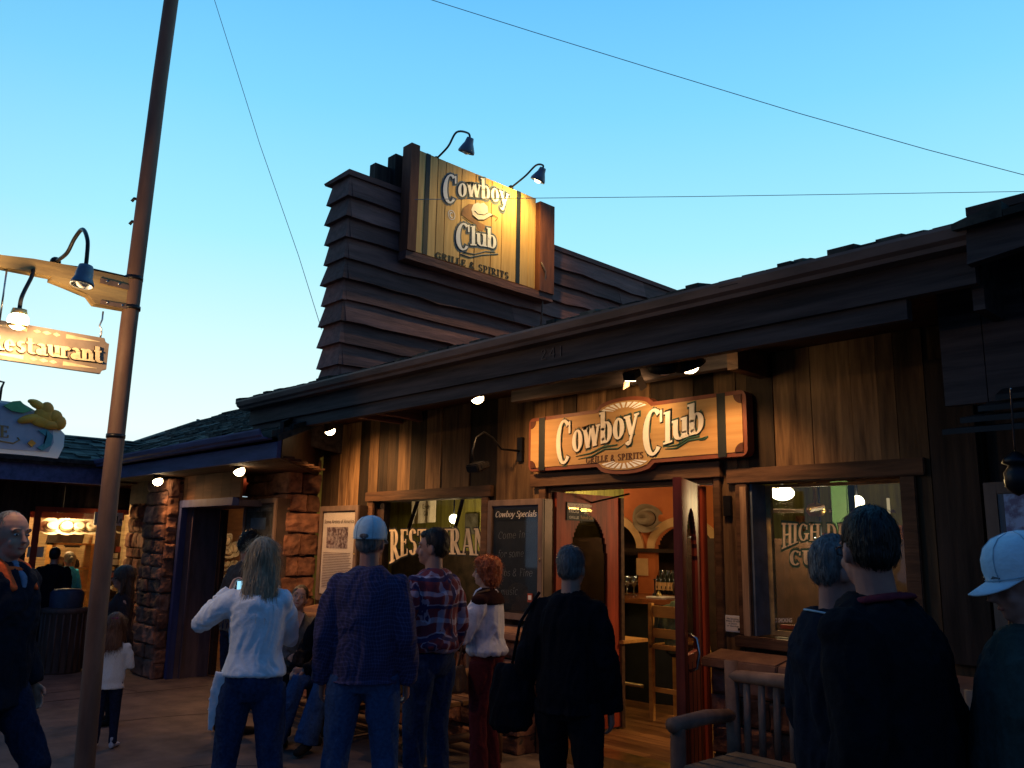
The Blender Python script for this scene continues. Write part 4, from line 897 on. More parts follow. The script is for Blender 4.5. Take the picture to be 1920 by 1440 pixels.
# hat on the wall
def hat_mesh(R_=.19, squash=.80, curl=.06, crown=.12, cr=.092):
    mb = MB(); n = 28; vs = []; fs = []
    prof = [(1.0, 0), (.985, .004), (.75, 0), (.50, 0.0)]
    rings_ = []
    for rr, hh in prof:
        rings_.append([(R_ * rr * math.cos(a), R_ * squash * rr * math.sin(a), hh + curl * (abs(math.sin(a)) ** 2) * max(0, (rr - .45) / .55) ** 2 * 1.2) for a in [2 * PI * k / n for k in range(n)]])
    for f_, hh in ((1.0, .01), (.97, crown * .45), (.90, crown * .85), (.72, crown), (.35, crown * .82), (.02, crown * .72)):
        rings_.append([(cr * 1.12 * f_ * math.cos(a), cr * .88 * f_ * math.sin(a), hh + .012 * abs(math.sin(a)) * (1 if f_ < .95 else 0)) for a in [2 * PI * k / n for k in range(n)]])
    for r in rings_: vs += r
    for i in range(len(rings_) - 1):
        for k in range(n): k2 = (k + 1) % n; fs.append((i * n + k, i * n + k2, (i + 1) * n + k2, (i + 1) * n + k))
    mb.add(vs, fs, .5, True); return mb
def hang_hat(label, loc, nrm, scale=1.0, roll=0.0, m='hatc', group=None, src=[None]):
    """a cowboy hat hung with its crown towards nrm"""
    t = thing('cowboy_hat', label, 'hat', loc, group=group)
    o = hat_mesh().build('hat_body', m); o2 = MB().lathe((0, 0, .012), [(.103, 0), (.103, .018), (.097, .02)], n=24).build('hat_band', 'brown_dark')
    o2.scale = (1.02, .80, 1)
    q = Vector(nrm).to_track_quat('Z', 'X').to_matrix().to_4x4() @ Matrix.Rotation(roll, 4, 'Z') @ Matrix.Scale(scale, 4)
    t.matrix_basis = Matrix.Translation(Vector(loc)) @ q; o.parent = t; o2.parent = o
    return t
q = onY(1214, 972, BY - .03); hang_hat('straw cowboy hat hanging on the orange wall above the bar', q + Vector((0, .01, 0)), (.15, -1, 0), 1.12, PI * .5, 'hatb')
# paper notices by the bar
q = onY(1204, 1063, BY - .01); tag(MB().box(q.x - .085, q.x + .085, BY - .012, BY - .002, q.z - .10, q.z + .10).build('paper_notice', 'arch_trim'), 'yellowish paper notice taped between the two bar arches', 'notice')
q = onY(1296, 1063, BY - .01)
# bottles and glasses
glass_src = None
def wineglass(x, y, z, label):
    global glass_src
    if glass_src is None:
        mb = MB(); mb.lathe((0, 0, 0), [(.034, 0), (.034, .003), (.006, .008), (.004, .07), (.012, .08), (.033, .11), (.036, .14), (.030, .18)], n=12); o = mb.build('wine_glass', 'glassware'); glass_src = o
    else: o = glass_src.copy(); COL.objects.link(o)
    o.location = (x, y, z); return tag(o, label, 'glass', 'stemmed glasses on the bar shelves')
zs = za - .43
for i, pxx in enumerate((1230, 1241, 1252, 1262, 1272)):
    q = onY(pxx, 1060, BY + .12); wineglass(q.x, BY + .12, zs, 'stemmed glass, %s of five under the right bar arch' % ('leftmost', 'second from left', 'middle one', 'second from right', 'rightmost')[i])
for i, pxx in enumerate((1152, 1157)):
    q = onY(pxx, 1060, BY + .12); wineglass(q.x, BY + .12, zs, 'stemmed glass on the %s under the left bar arch' % ('shelf, the left one', 'shelf, the right one')[i])
bot_src = None
for i, pxx in enumerate((1224, 1231, 1239, 1247, 1255, 1263, 1271)):
    if bot_src is None:
        bot_src = thing('bottle', '', 'bottle'); MB().lathe((0, 0, 0), [(0.001, 0), (.036, 0), (.037, .18), (.030, .205), (.013, .235), (.013, .29), (.0, .291)], n=12).build('bottle_glass', 'bottle', bot_src); MB().lathe((0, 0, 0), [(.0385, .06), (.0385, .15)], n=12).build('bottle_label', 'arch_trim', bot_src); o = bot_src
    else: o = copy_tree(bot_src)
    q = onY(pxx, 1100, BY + .05); o.location = (q.x, BY + .05, cz + .02 + .0); o['label'] = 'dark bottle, %s in the row under the right bar arch' % ('leftmost', 'second from left', 'third from left', 'in the middle', 'third from right', 'second from right', 'rightmost')[i]; o['group'] = 'bottles on the back bar'
MB().box(BX0, BX1, BY - .2, BY - .001, .1, cz + .02).build('back_bar', 'bar_wood', INT)
for i, pxx in enumerate((1163, 1170, 1178)):
    q = onY(pxx, 1110, 7.5); o = glass_src.copy(); COL.objects.link(o); o.location = (q.x, 7.5 + .05 * i, cz + .052); o.scale = (1.2, 1.2, 1.1); tag(o, 'large stemmed glass standing %s at the bar top left end' % ('leftmost', 'in the middle', 'rightmost')[i], 'glass', 'glasses on the bar top')
q = onY(1172, 1070, 7.45)
tray = tag(MB().box(onY(1222, 1125, 7.3).x, onY(1252, 1125, 7.3).x, 7.2, 7.45, cz + .052, cz + .066).build('serving_tray', 'cream', bevel=.003), 'pale serving tray lying on the bar top', 'tray')
q = onY(1228, 1110, 7.35)
cnd = thing('candle_stand', 'small dark stand with a lit yellow glow on the bar tray', 'stand', (q.x, 7.35, cz + .067)); MB().lathe((q.x, 7.35, cz + .067), [(.03, 0), (.03, .02), (.008, .03), (.008, .16), (.02, .17), (.001, .175)], n=12).build('stand_body', 'black_metal', cnd)
q2 = onY(1241, 1120, 7.35); tag(MB().lathe((q2.x, 7.30, cz + .067), [(.03, 0), (.028, .02), (.01, .05), (.001, .055)], n=12).build('lemon_wedges', 'brass'), 'small heap of yellow fruit wedges on the bar tray', 'fruit')
# bar stool and side table
def stool(x, y, label):
    t = thing('bar_stool', label, 'stool', (x, y, .1))
    MB().box(x - .2, x + .2, y - .2, y + .2, .72, .76).build('seat', 'shelf_wood', t, bevel=.008)
    for sx in (-1, 1):
        for sy in (-1, 1):
            zt = 1.12 if sy < 0 else .72
            MB().box(x + sx * .18 - .02, x + sx * .18 + .02, y + sy * .18 - .02, y + sy * .18 + .02, .1, zt - (.001 if sy > 0 else 0)).build('leg', 'shelf_wood', t)
    mb = MB(); mb.box(x - .159, x + .159, y - .195, y - .17, 1.0, 1.1); mb.build('backrest', 'shelf_wood', t)
    mb = MB(); mb.box(x - .159, x + .159, y - .19, y - .17, .82, .9); mb.box(x - .159, x + .159, y - .19, y - .17, .35, .39); mb.build('rails', 'shelf_wood', t)
q = onY(1268, 1200, 6.55); stool(q.x, 6.6, 'wooden bar stool with slatted back under the patron in green'); STX = q.x
q = onY(1164, 1198, 6.0); st = thing('side_table', 'small wooden table edge just inside the open left door', 'table', (q.x - .15, 6.0, .1)); MB().box(q.x - .45, q.x + .11, 5.9, 6.25, q.z - .03, q.z).build('table_top', 'shelf_wood', st, bevel=.004); MB().box(q.x - .2, q.x - .14, 6.04, 6.10, .1, q.z - .031).build('leg', 'brown_dark', st)
# interior lamps
def globe(label, c, r, power, m='bulb_soft', group='ceiling lamps inside the restaurant', flat=.62, stem=True):
    c = Vector(c); t = thing('ceiling_lamp', label, 'lamp', c, group=group)
    MB().ball(c, r, r, r * flat).build('lamp_globe', m, t)
    MB().tube([c + Vector((0, 0, r * flat * .9)), Vector((c.x, c.y, 2.6))], .010).build('stem', 'black_metal', t)
    light('POINT', c - Vector((0, 0, r * flat + .04)), power, (1, .66, .33), t, size=r)
globe('bright white ceiling globe high in the right window', onY(1467, 925, 6.6), .10, 70)
globe('small white lamp beside the green column in the right window', onY(1607, 942, 8.2), .07, 16, flat=1)
globe('low pendant lamp glowing behind the lettering of the right window', onY(1540, 1015, 8.6), .12, 12, flat=.4)
globe('round glowing lamp in the middle of the left restaurant window', onY(851, 973, 6.2), .055, 34, flat=1)
globe('lamp over the bar hidden above the doorway', Vector((-5.3, 6.3, 2.35)), .09, 20)
globe('lamp above the dark counter front deep in the bar', Vector((-6.9, 7.6, 2.45)), .07, 10)
# things in the right window
q = onY(1583, 940, 7.6); tag(MB().box(q.x - .08, q.x + .08, 7.5, 7.66, .1, 2.62).build('green_column', 'green_paint', bevel=.01), 'green painted square column seen through the right window', 'column')
tag(MB().box(-4.7, -2.2, 7.0, 7.06, .101, 1.72).build('low_partition', 'brown_dark'), 'dark low partition standing before the green column behind the right window', 'partition')
t = thing('ceiling_fan', 'pale ceiling fan blades behind the right window', 'fan', onY(1530, 950, 8.0)); f_ = onY(1530, 958, 8.0)
for k in range(4): a = .5 + k * PI / 2; MB().obox(f_ + Vector((math.cos(a) * .42, math.sin(a) * .42, 0)), Vector((math.cos(a) * .30, math.sin(a) * .30, 0)), Vector((-math.sin(a) * .06, math.cos(a) * .06, .012)), Vector((0, 0, .006))).build('blade', 'case_brown', t)
MB().lathe(f_, [(.06, -.05), (.10, 0), (.08, .06), (.015, .08), (.015, 2.61 - f_.z)], n=16).build('motor', 'brass', t)
def dining(x, y, label):
    t = thing('dining_table', label, 'table', (x, y, .1)); MB().lathe((x, y, .82), [(.001, 0), (.42, 0), (.42, .035), (.001, .035)], n=24).build('table_top', 'bar_wood', t); MB().lathe((x, y, .1), [(.25, 0), (.23, .03), (.04, .06), (.04, .719)], n=16).build('leg', 'black_metal', t)
dining(-3.5, 6.6, 'round dining table behind the right window near the door'); dining(-3.9, 8.6, 'round dining table far behind the right window')
t = thing('counter_screen', 'dark service counter with a lit brass rail behind the right window', 'counter', (-4.6, 9.3, .1)); MB().box(-6.2, -3.6, 9.2, 9.5, .1, 1.28).build('counter_body', 'brown_dark', t); MB().box(-6.2, -3.6, 9.16, 9.199, 1.20, 1.24).build('rail', 'brass', t)
mb = MB()
for k in range(14): mb.box(-5.6 + k * .16, -5.6 + k * .16 + .09, 10.5, 10.58, 1.5, 1.5 + random.uniform(.25, .6))
tag(mb.build('wall_decor', 'goods'), 'row of colourful objects along the far wall behind the right window', 'decor')
MB().box(onY(1690, 960, 6.2).x - .10, onY(1690, 960, 6.2).x - .085, 6.2, 6.22, 1.85, 2.0).build('neon_tube', 'warm_glow', INT)
q = onY(1500, 1172, 5.32); tag(MB().box(-2.98, -2.35, 5.31, 5.35, 1.10, onY(1480, 1172, 5.32).z).build('window_box', 'wall_red', bevel=.004), 'low red box standing inside the foot of the right window', 'box')
# things in the left window: hanging cloth and dark braces
q = onY(800, 945, 5.5); q1 = onY(778, 978, 5.5); q2 = onY(812, 982, 5.5); ct = onY(780, 944, 5.5)
mb = MB(); nx_ = 12
xl, xr, zt, zb = onY(772, 950, 6.5).x, onY(815, 950, 6.5).x, 2.40, onY(812, 982, 6.5).z
for k in range(nx_):
    f0_, f1_ = k / nx_, (k + 1) / nx_; ya, yb = 6.5 + .015 * math.sin(f0_ * 14), 6.5 + .015 * math.sin(f1_ * 14); xa, xb = xl + (xr - xl) * f0_, xl + (xr - xl) * f1_
    mb.hexa([(xa, ya, zb + .02 * f0_), (xb, yb, zb + .02 * f1_), (xb, yb + .006, zb + .02 * f1_), (xa, ya + .006, zb + .02 * f0_), (xa, ya, zt), (xb, yb, zt), (xb, yb + .006, zt), (xa, ya + .006, zt)], .5)
clo = tag(mb.build('hanging_shirt', 'cream'), 'white printed shirt hanging inside the left restaurant window', 'shirt')
small_text('Cowboy\nClub', (xr - .22, 6.478, zb + .10), (xr - .06, 6.478, zb + .10), (xr - .22, 6.478, zb + .24), nY, 'dark_text', 'shirt_print', clo, .0)
mb = MB(); mb.tube([onY(785, 935, 5.35), onY(766, 992, 5.35)], .02); tag(mb.build('window_brace', 'brown_dark'), 'dark slanting bar left of the glowing lamp in the restaurant window', 'bar')
mb = MB(); mb.tube([onY(868, 935, 5.6), onY(851, 1000, 5.6)], .02); tag(mb.build('window_brace', 'brown_dark'), 'dark slanting bar right of the glowing lamp in the restaurant window', 'bar')
mb = MB(); mb.box(-9.6, -5.9, 6.86, 6.899, .1, 1.55); tag(mb.build('window_backdrop', 'goods_dark'), 'dark low panelling at the back of the left restaurant window room', 'panelling')
MB().box(onY(868, 985, 6.8).x, onY(890, 985, 6.8).x, 6.83, 6.855, 1.75, 2.0).build('picture', 'poster_old', INT)

# ------------------------------------------------------------------ left shop (stone, purple doorway)
LS = thing('shop_building', 'stone shop with lilac eave and purple doorway between restaurant and hat shop', 'building', (-11, 4.6, 0))
jx = -10.30; yfr = onX(300, 1150, jx).y; yj = 4.22; yw = 4.70
xcl = onY(249, 1200, yfr).x
mb = MB(); stones(mb, xcl, jx - .09, yfr, yw, 0, 2.36, (.15, .24), (.3, .45), jit=.04); stones(mb, jx - .25, jx - .09, yfr, yj - .01, 0, 2.36, (.15, .24), (.3, .4), jit=.03, axis='x')
stones(mb, -13.2, xcl, 4.6, yw, 0, 2.4, (.15, .24), (.2, .4), jit=.03)
stones(mb, -9.32, -8.97, 4.72, 4.95, 0, 2.0, (.15, .24), (.2, .36)); stones(mb, -9.75, -8.97, 4.735, 4.95, 2.0, 2.62, (.14, .2), (.2, .3))
rough(mb.build('stone_wall', 'stone', LS, bevel=.006), .014)
MB().box(xcl + .01, jx - .10, yfr + .03, yw, 0, 2.35).build('mortar', 'mortar', LS)
MB().box(-13.2, xcl, 4.64, yw + .02, 0, 2.5).build('mortar', 'mortar', LS); MB().box(-9.74, -8.98, 4.77, 4.97, 0, 2.6).build('mortar', 'mortar', LS)
dz = onY(350, 952, yj).z
mb = MB(); mb.box(jx - .085, jx, yj - .02, yj + .06, 0, dz); mb.box(jx - .085, -8.93, yj - .02, yj + .06, dz + .001, dz + .09); mb.build('door_trim', 'blue_trim', LS, bevel=.004)
mb = MB(); mb.box(jx - .07, jx - .002, yj + .061, yw, 0, dz); mb.box(jx - .07, -8.93, yj + .061, yw, dz + .001, dz + .07); mb.box(jx - .001, jx + .03, yj + .12, yj + .14, .0, dz); mb.build('door_reveal', 'purple', LS)
mb = MB(); mb.box(jx + .001, jx + .10, yw + .001, yw + .06, 0, dz); mb.box(-9.40, -9.33, yw + .001, yw + .02, 0, dz); mb.build('door_jamb', 'brown_dark', LS)
mb = MB()
for x in np.arange(-12.2, -9.0, .24): mb.box(x, x + .235, yj + .02, yj + .05, dz + .092, 2.55)
mb.build('lintel_boards', 'soffit', LS)
# eave, gutter, roof
ly = 3.75; lx0, lx1 = -12.05, onY(519, 850, ly).x
zg = onY(370, 833, ly).z
mb = MB(); mb.box(lx0, lx1, ly, ly + .04, zg - .26, zg - .07); mb.build('fascia', 'eave_lilac', LS)
mb = MB(); P0 = [Vector((lx0, ly - .003 + a, b + zg - 3.04)) for a, b in prof]; mb.prism(P0, (lx1 - lx0 - .1, 0, 0)); mb.build('gutter', 'eave_lilac', LS)
mb = MB()
for y in np.arange(ly + .05, 4.68, .17): mb.box(-13.1, lx1 - (y - ly) * 1.02, y, y + .165, zg - .25, zg - .23)
mb.build('soffit', 'soffit', LS)
mb = MB(); mb.prism([Vector((lx1, ly + .05, zg - .26)), Vector((-8.60, 5.06, zg - .26)), Vector((-8.60, 5.06, 3.2)), Vector((lx1, ly + .05, 2.72))], (-.03, -.02, 0)); mb.build('end_panel', 'brown_dark', LS)
rz0, rz1, ry1 = zg - .03, 3.90, 6.6
mb = MB(); sl = (rz1 - rz0) / (ry1 - ly)
mb.hexa([(-16, ly, rz0 - .08), (lx1, ly, rz0 - .08), (-7.1, ry1, rz1 - .08), (-16, ry1, rz1 - .08), (-16, ly, rz0 - .01), (lx1, ly, rz0 - .01), (-7.1, ry1, rz1 - .01), (-16, ry1, rz1 - .01)])
y = ly - .04
while y < ry1:
    x = -14.6 - random.random() * .2
    while x < lx1 - .05:
        w = random.uniform(.12, .28); t_ = random.uniform(.012, .05); yy = y + random.uniform(-.02, .02); z_ = rz0 + sl * (yy - ly)
        mb.hexa([(x, yy, z_ - .02), (x + w, yy, z_ - .02), (x + w, yy + .24, z_ + sl * .24 - .02), (x, yy + .24, z_ + sl * .24 - .02), (x, yy, z_ + t_), (x + w, yy, z_ + t_), (x + w, yy + .24, z_ + sl * .24 + .01), (x, yy + .24, z_ + sl * .24 + .01)]); x += w + .004
    y += .19
mb.build('roof', 'shingle', LS)
q = onY(371, 790, ry1); MB().tube([q - Vector((0, 0, .2)), q + Vector((0, 0, .04))], .03).build('vent_pipe', 'gutter', LS)
# shop interior behind the doorway
MB().box(-17, -8.9, 4.3, 8.7, 2.64, 2.68).build('ceiling_deck', 'brown_dark', LS)
LI = thing('shop_interior', 'shop interior with shelves of hats behind the purple doorway', 'interior', (-13, 7, 0))
mb = MB(); mb.box(-17, -9.0, 8.6, 8.7, 0, 2.55); mb.box(-10.04, -10.0, 5.0, 8.6, 0, 2.55); mb.box(-17.05, -17, 4.7, 8.6, 0, 2.55); mb.build('wall', 'slatwall', LI); MB().box(-17, -10.0, 4.75, 8.6, 2.56, 2.6).build('ceiling', 'wall_red', LI)
MB().box(-10.2, -9.42, 5.5, 5.53, .02, 1.18).build('counter_front', 'slatwall', LI)
q = Vector((-12.3, 6.3, 2.2)); globe('warm lamp inside the shop with the purple doorway', q, .08, 40, group='lamps inside the shops')
for i, (px_, py_) in enumerate(((428, 1015), (430, 1035), (426, 1058), (441, 1030), (424, 1080), (437, 1065))):
    p = onY(px_, py_, 6.6 + .04 * i); hang_hat(['white cowboy hat, topmost in the purple doorway', 'pale cowboy hat, second from the top in the purple doorway', 'cream cowboy hat low in the purple doorway above the shelf', 'pale hat tilted at the right side of the purple doorway', 'lowest pale hat in the purple doorway', 'small hat at the right above the lowest one in the purple doorway'][i], p, (.6, -1, .25), .75, 1.2 * i, 'hatc', group='hats inside the purple doorway')
MB().box(-15.5, -12.4, 6.95, 7.0, .02, 2.3).build('shelf_back', 'shelf_wood', LI)

# ------------------------------------------------------------------ hat shop across the corner (faces +X)
HX = -13.2
HS = thing('hat_shop_building', 'dark hat shop at the far left with a brightly lit window full of hats', 'building', (HX, 2.5, 0))
h_ = lambda px, py, X=HX: onX(px, py, X)
wy0, wy1 = h_(72, 1000).y, h_(236, 1000).y; wz0, wz1 = .62, h_(150, 962).z
mb = MB()
y = -3.0
while y < 4.6:
    w = random.uniform(.18, .28); y1 = min(y + w, 4.6)
    if y1 <= wy0 or y >= wy1: mb.box(HX - .1, HX, y, y1 - .004, 0, 2.7)
    else: mb.box(HX - .1, HX, y, y1 - .004, 0, wz0); mb.box(HX - .1, HX, y, y1 - .004, wz1, 2.7)
    y = y1
mb.build('board_wall', 'plank_dark', HS)
mb = MB(); mb.box(HX + .001, HX + .04, wy0 - .08, wy0, wz0, wz1); mb.box(HX + .001, HX + .04, wy0 - .08, wy1, wz1 + .001, wz1 + .07); mb.box(HX + .001, HX + .06, wy0 - .08, wy1, wz0 - .06, wz0 - .001); mb.build('window_frame', 'wall_red', HS)
MB().box(HX - .06, HX - .054, wy0, wy1, wz0, wz1).build('window_pane', 'pane', HS)
eX = -12.0; ez = onX(100, 866, eX).z
mb = MB(); mb.box(eX, eX + .04, -4, ly + .2, ez - .26, ez - .02); mb.build('fascia', 'eave_lilac', HS)
MB().box(-13.3, eX, -4, 4.6, ez - .22, ez - .20).build('soffit', 'soffit', HS)
mb = MB(); P0 = [Vector((eX + .003 - a, -4, b + ez - 3.0)) for a, b in prof]; mb.prism(P0, (0, ly + 4.1, 0)); mb.build('gutter', 'eave', HS)
hz1 = 3.05; rx1 = -13.6; rzt = onX(100, 817, rx1).z; sl2 = (rzt - ez) / (eX - rx1)
mb = MB(); mb.hexa([(rx1, -4, rzt - .08), (eX, -4, ez - .08), (eX, 4.4, ez - .08), (rx1, 5.3, rzt - .08), (rx1, -4, rzt - .01), (eX, -4, ez - .01), (eX, 4.4, ez - .01), (rx1, 5.3, rzt - .01)])
x = eX + .04
while x > rx1:
    y = -3.0 + random.random() * .1
    while y < 4.2 + (eX - x) * .6:
        w = random.uniform(.12, .26); t_ = random.uniform(.01, .045); z_ = ez + sl2 * (eX - x)
        mb.hexa([(x - .22, y, z_ + sl2 * .22 - .02), (x, y, z_ - .02), (x, y + w, z_ - .02), (x - .22, y + w, z_ + sl2 * .22 - .02), (x - .22, y, z_ + sl2 * .22 + .01), (x, y, z_ + t_), (x, y + w, z_ + t_), (x - .22, y + w, z_ + sl2 * .22 + .01)]); y += w + .004
    x -= .17
mb.build('roof', 'shingle', HS)
HI = thing('hat_shop_interior', 'lit shop interior with slatted walls behind the hat window', 'interior', (-15, 3.5, 0))
mb = MB(); mb.box(-15.8, -15.75, 1.0, 4.68, 0, 2.6); mb.box(-15.8, -13.3, 4.66, 4.69, 0, 2.6); mb.box(-15.8, -13.3, 1.0, 1.03, 0, 2.6); mb.build('wall', 'slatwall', HI); MB().box(-15.8, -13.31, 1.04, 4.65, 2.52, 2.56).build('ceiling', 'wall_red', HI)
MB().box(-13.36, -13.34, wy0 - .1, wy1, h_(150, 973, -13.35).z, wz1 + .05).build('red_valance', 'wall_red', HI)
globe('bright lamp in the middle of the hat shop window', onX(126, 976, -13.5) + Vector((0, 0, .03)), .030, 26, m='bulb', group='lamps inside the shops', stem=True)
globe('second bright lamp deeper in the hat shop', Vector((-14.6, 3.6, 2.3)), .07, 110, group='lamps inside the shops')
for i, (px_, sc_h) in enumerate(((94, 1), (123, 1.05), (146, 1), (169, 1), (220, 1))):
    p = onX(px_, 989 if i < 4 else 997, -13.75); hang_hat('pale cowboy hat, %s in the row atop the hat shop window' % ('leftmost', 'second from the left', 'third from the left', 'fourth from left by pole', 'rightmost')[i], p, (.9, .0, .30), .86 * sc_h, PI * .5, group='hats along the top of the hat shop window')
p0, p1 = onX(176, 963, -13.0), onX(233, 988, -13.0)
t = tag(MB().box(-13.02, -13.0, onX(178, 963, -13.0).y, onX(231, 963, -13.0).y, onX(230, 986, -13.0).z, onX(230, 962, -13.0).z).build('shop_sign', 'cream'), 'pale green hanging shop sign partly behind the pole by the hat window', 'sign')
ya, yb = onX(182, 975, -13.0).y, onX(262, 975, -13.0).y
P, _ = text_polys('Leather', .15, .06); zz0, zz1 = onX(218, 981, -12.99).z, onX(218, 968, -12.99).z; sy = onX(230, 975, -13.0).y
ww = onX(218, 975, -13).y
P, _ = text_polys('Le', .15, .06); letters(P, quadmap((-12.999, ww, zz0), (-12.999, sy, zz0), (-12.999, sy, zz1), (-12.999, ww, zz1)), (1, 0, 0), .001, 'lettering', 'dark_text', t, lift=.0005)
# merchandise: shelf unit with goods, individually boxed pieces
SH = thing('shelf_unit', 'orange wooden shelf unit in the middle of the hat shop window', 'shelf', (-14.6, 3.9, 0))
a_, b_ = onX(95, 1020, -14.5), onX(168, 1020, -14.5)
mb = MB()
zt_, zm, zl = onX(130, 1022, -14.5).z, onX(130, 1068, -14.5).z, .8
for z in (zt_, zm, zl, .3): mb.box(-14.7, -14.4, a_.y, b_.y, z, z + .03)
for y in (a_.y, b_.y): mb.box(-14.7, -14.4, y, y + .05, .02, zt_ + .03)
mb.build('frame', 'shelf_wood', SH)
for k in range(16):
    y = random.uniform(a_.y + .08, b_.y - .15); z = random.choice((zm + .031, zl + .031, .331)); hh = random.uniform(.08, .26); yy = a_.y + .08 + (k % 8) * (b_.y - a_.y - .2) / 8
    z = (zm + .031, zl + .031)[k // 8]; c_ = random.choice(('goods', 'goods_dark', 'brown_dark', 'wall_red', 'hatb'))
    mb = MB(); mb.lathe((-14.52, yy, z), [(.001, 0), (.05, 0), (.06, hh * .3), (.045, hh * .8), (.02, hh), (.001, hh)], n=10); tag(mb.build('vase', c_), 'small pottery ware number %s from the left on the %s orange shelf' % (('one', 'two', 'three', 'four', 'five', 'six', 'seven', 'eight')[k % 8], 'upper' if k < 8 else 'lower'), 'ware', 'wares on the orange shelf unit')
for k in range(18):
    px_ = random.choice((206, 211, 216, 221)); py_ = 1030 + (k // 2) * 12; p = onX(px_ - (k // 2) * .8, py_, -13.6)
    m_ = random.choice(('goods', 'wall_red', 'hatc', 'shelf_wood', 'arch_trim', 'brown_dark'))
    tag(MB().obox(p, (.03, 0, 0), (0, random.uniform(.02, .05), .0), (0, 0, random.uniform(.02, .045))).build('boxed_goods', m_), 'small %s article, %s from the top of the rack right of the pole' % (m_.replace('_', ' ').replace('hatc', 'cream').replace('goods', 'mottled').replace('arch trim', 'tan').replace('shelf wood', 'orange').replace('wall ', ''), ('first', 'second', 'third', 'fourth', 'fifth', 'sixth', 'seventh', 'eighth', 'ninth', 'tenth', 'eleventh', 'twelfth', 'thirteenth', 'fourteenth', 'fifteenth', 'sixteenth', 'seventeenth', 'eighteenth')[k]), 'article', 'articles stacked right of the pole')
mb = MB(); p = onX(215, 1090, -13.65); mb.box(-13.8, -13.64, p.y - .22, p.y + .25, .0, 2.0); tag(mb.build('display_rack', 'brown_dark'), 'tall dark display rack at the right end of the hat shop window', 'rack')
for i, (px_, py_) in enumerate(((122, 1002), (140, 1010), (106, 1005))):
    p = onX(px_, py_, -14.9); tag(MB().obox(p, (.03, 0, 0), (0, .13, 0), (0, .02, .14)).build('leather_bag', 'goods_dark' if i else 'brown_dark', bevel=.02), ('dark bag hanging in the middle of the hat shop', 'dark bag hanging right of the middle in the hat shop', 'dark bag hanging left in the hat shop')[i], 'bag')
p = onX(70, 1035, -13.1); tag(MB().box(HX + .002, HX + .02, p.y - .10, p.y + .10, p.z - .07, p.z + .07).build('plaque', 'hatc'), 'small pale plaque on the wall left of the hat window', 'plaque')
tag(MB().obox(onX(102, 1200, -13.12), (.02, 0, 0), (0, .16, 0), (0, 0, .33)).build('yellowish_panel', 'hatc'), 'yellowish panel low on the hat shop front behind the bin', 'panel')  # opaque panel in one plain yellowish colour

# ------------------------------------------------------------------ shop lamps under the left eave
c = onY(447, 879, 4.0); flood('bright round lamp under the lilac eave above the purple doorway', c, c + Vector((.35, .25, -.8)), power=46, r=.062, spot=150)
c = onY(295, 899, 3.9); flood('bright round lamp under the lilac eave above the stone column', c, c + Vector((.45, .1, -.8)), power=26, r=.062, spot=150)

# ------------------------------------------------------------------ dark neighbour at the right edge
NB = thing('neighbour_building', 'dark plank building at the right edge with a deep unlit eave', 'building', (0, 5.1, 0))
mb = MB(); mb.box(-1.845, -1.60, WY - .045, WY - .02, 1.02, 2.72, .25); mb.build('corner_board', 'plank_dark', NB)
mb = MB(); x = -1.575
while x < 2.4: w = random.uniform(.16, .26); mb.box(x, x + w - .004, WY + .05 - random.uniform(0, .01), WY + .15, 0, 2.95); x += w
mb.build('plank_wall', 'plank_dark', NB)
mb = MB(); x = -1.5
while x < 2.4: w = random.uniform(.16, .26); mb.box(x, x + w - .006, 4.35 - random.uniform(0, .01), 4.40, 2.32, 3.1); x += w
mb.build('hanging_boards', 'eave', NB)
mb = MB(); k0, k1, k2, k3 = onY(1813, 496, 3.85), onY(2150, 385, 3.85), onY(2150, 340, 3.85), onY(1811, 416, 3.85)
mb.prism([k0, k1, k2, k3], (0, .06, 0)); mb.build('fascia', 'eave', NB)
mb = MB(); x = -1.25; zt = onY(1860, 392, 3.85).z
for r in range(4):
    x = -1.22 + r * .03
    while x < 2.2:
        w = random.uniform(.14, .3); z_ = onY(1806, 418, 3.8).z + (x + 1.22) * .05 + r * .022; y = 3.78 + r * .12
        mb.hexa([(x, y, z_ - .03), (x + w, y, z_ - .02), (x + w, y + .3, z_ + .03), (x, y + .3, z_ + .03), (x, y, z_ + .0), (x + w, y, z_ + random.uniform(.02, .06)), (x + w, y + .3, z_ + .08), (x, y + .3, z_ + .08)]); x += w + .003
mb.build('roof', 'shingle', NB); MB().box(-1.2, 2.4, 3.92, 6, 3.10, 3.14).build('roof_deck', 'brown_dark', NB)
mb = MB()
for k in range(4): z = 2.16 + k * .055; mb.hexa([(-1.42 + k * .06, 4.05 + k * .06, z - .02), (2, 4.05 + k * .06, z - .02), (2, 4.34, z + .02), (-1.42 + k * .06, 4.34, z + .02), (-1.42 + k * .06, 4.05 + k * .06, z + .005), (2, 4.05 + k * .06, z + .005), (2, 4.34, z + .05), (-1.42 + k * .06, 4.34, z + .05)])
mb.build('awning_shingles', 'dark_panel', NB)
yn = 4.80; n0, n1 = onY(1852, 1000, yn).x, onY(1990, 1000, yn).x
t = case('lit_case', 'tall display case at the right edge with a blue picture above glowing paper', n0, n1, yn, WY + .045, .72, onY(1860, 905, yn).z, rail=.06)
mb = MB(); mb.box(n0 + .07, n1 - .07, yn + .004, yn + .008, .8, onY(1870, 1008, yn).z - .01); mb.build('glowing_paper', 'warm_glow', t)  # the paper itself emits, standing in for light inside the case
MB().box(n0 + .065, n1 - .08, yn - .0005, yn + .003, onY(1870, 1006, yn).z, onY(1870, 918, yn).z).build('picture_mount', 'brown_dark', t)
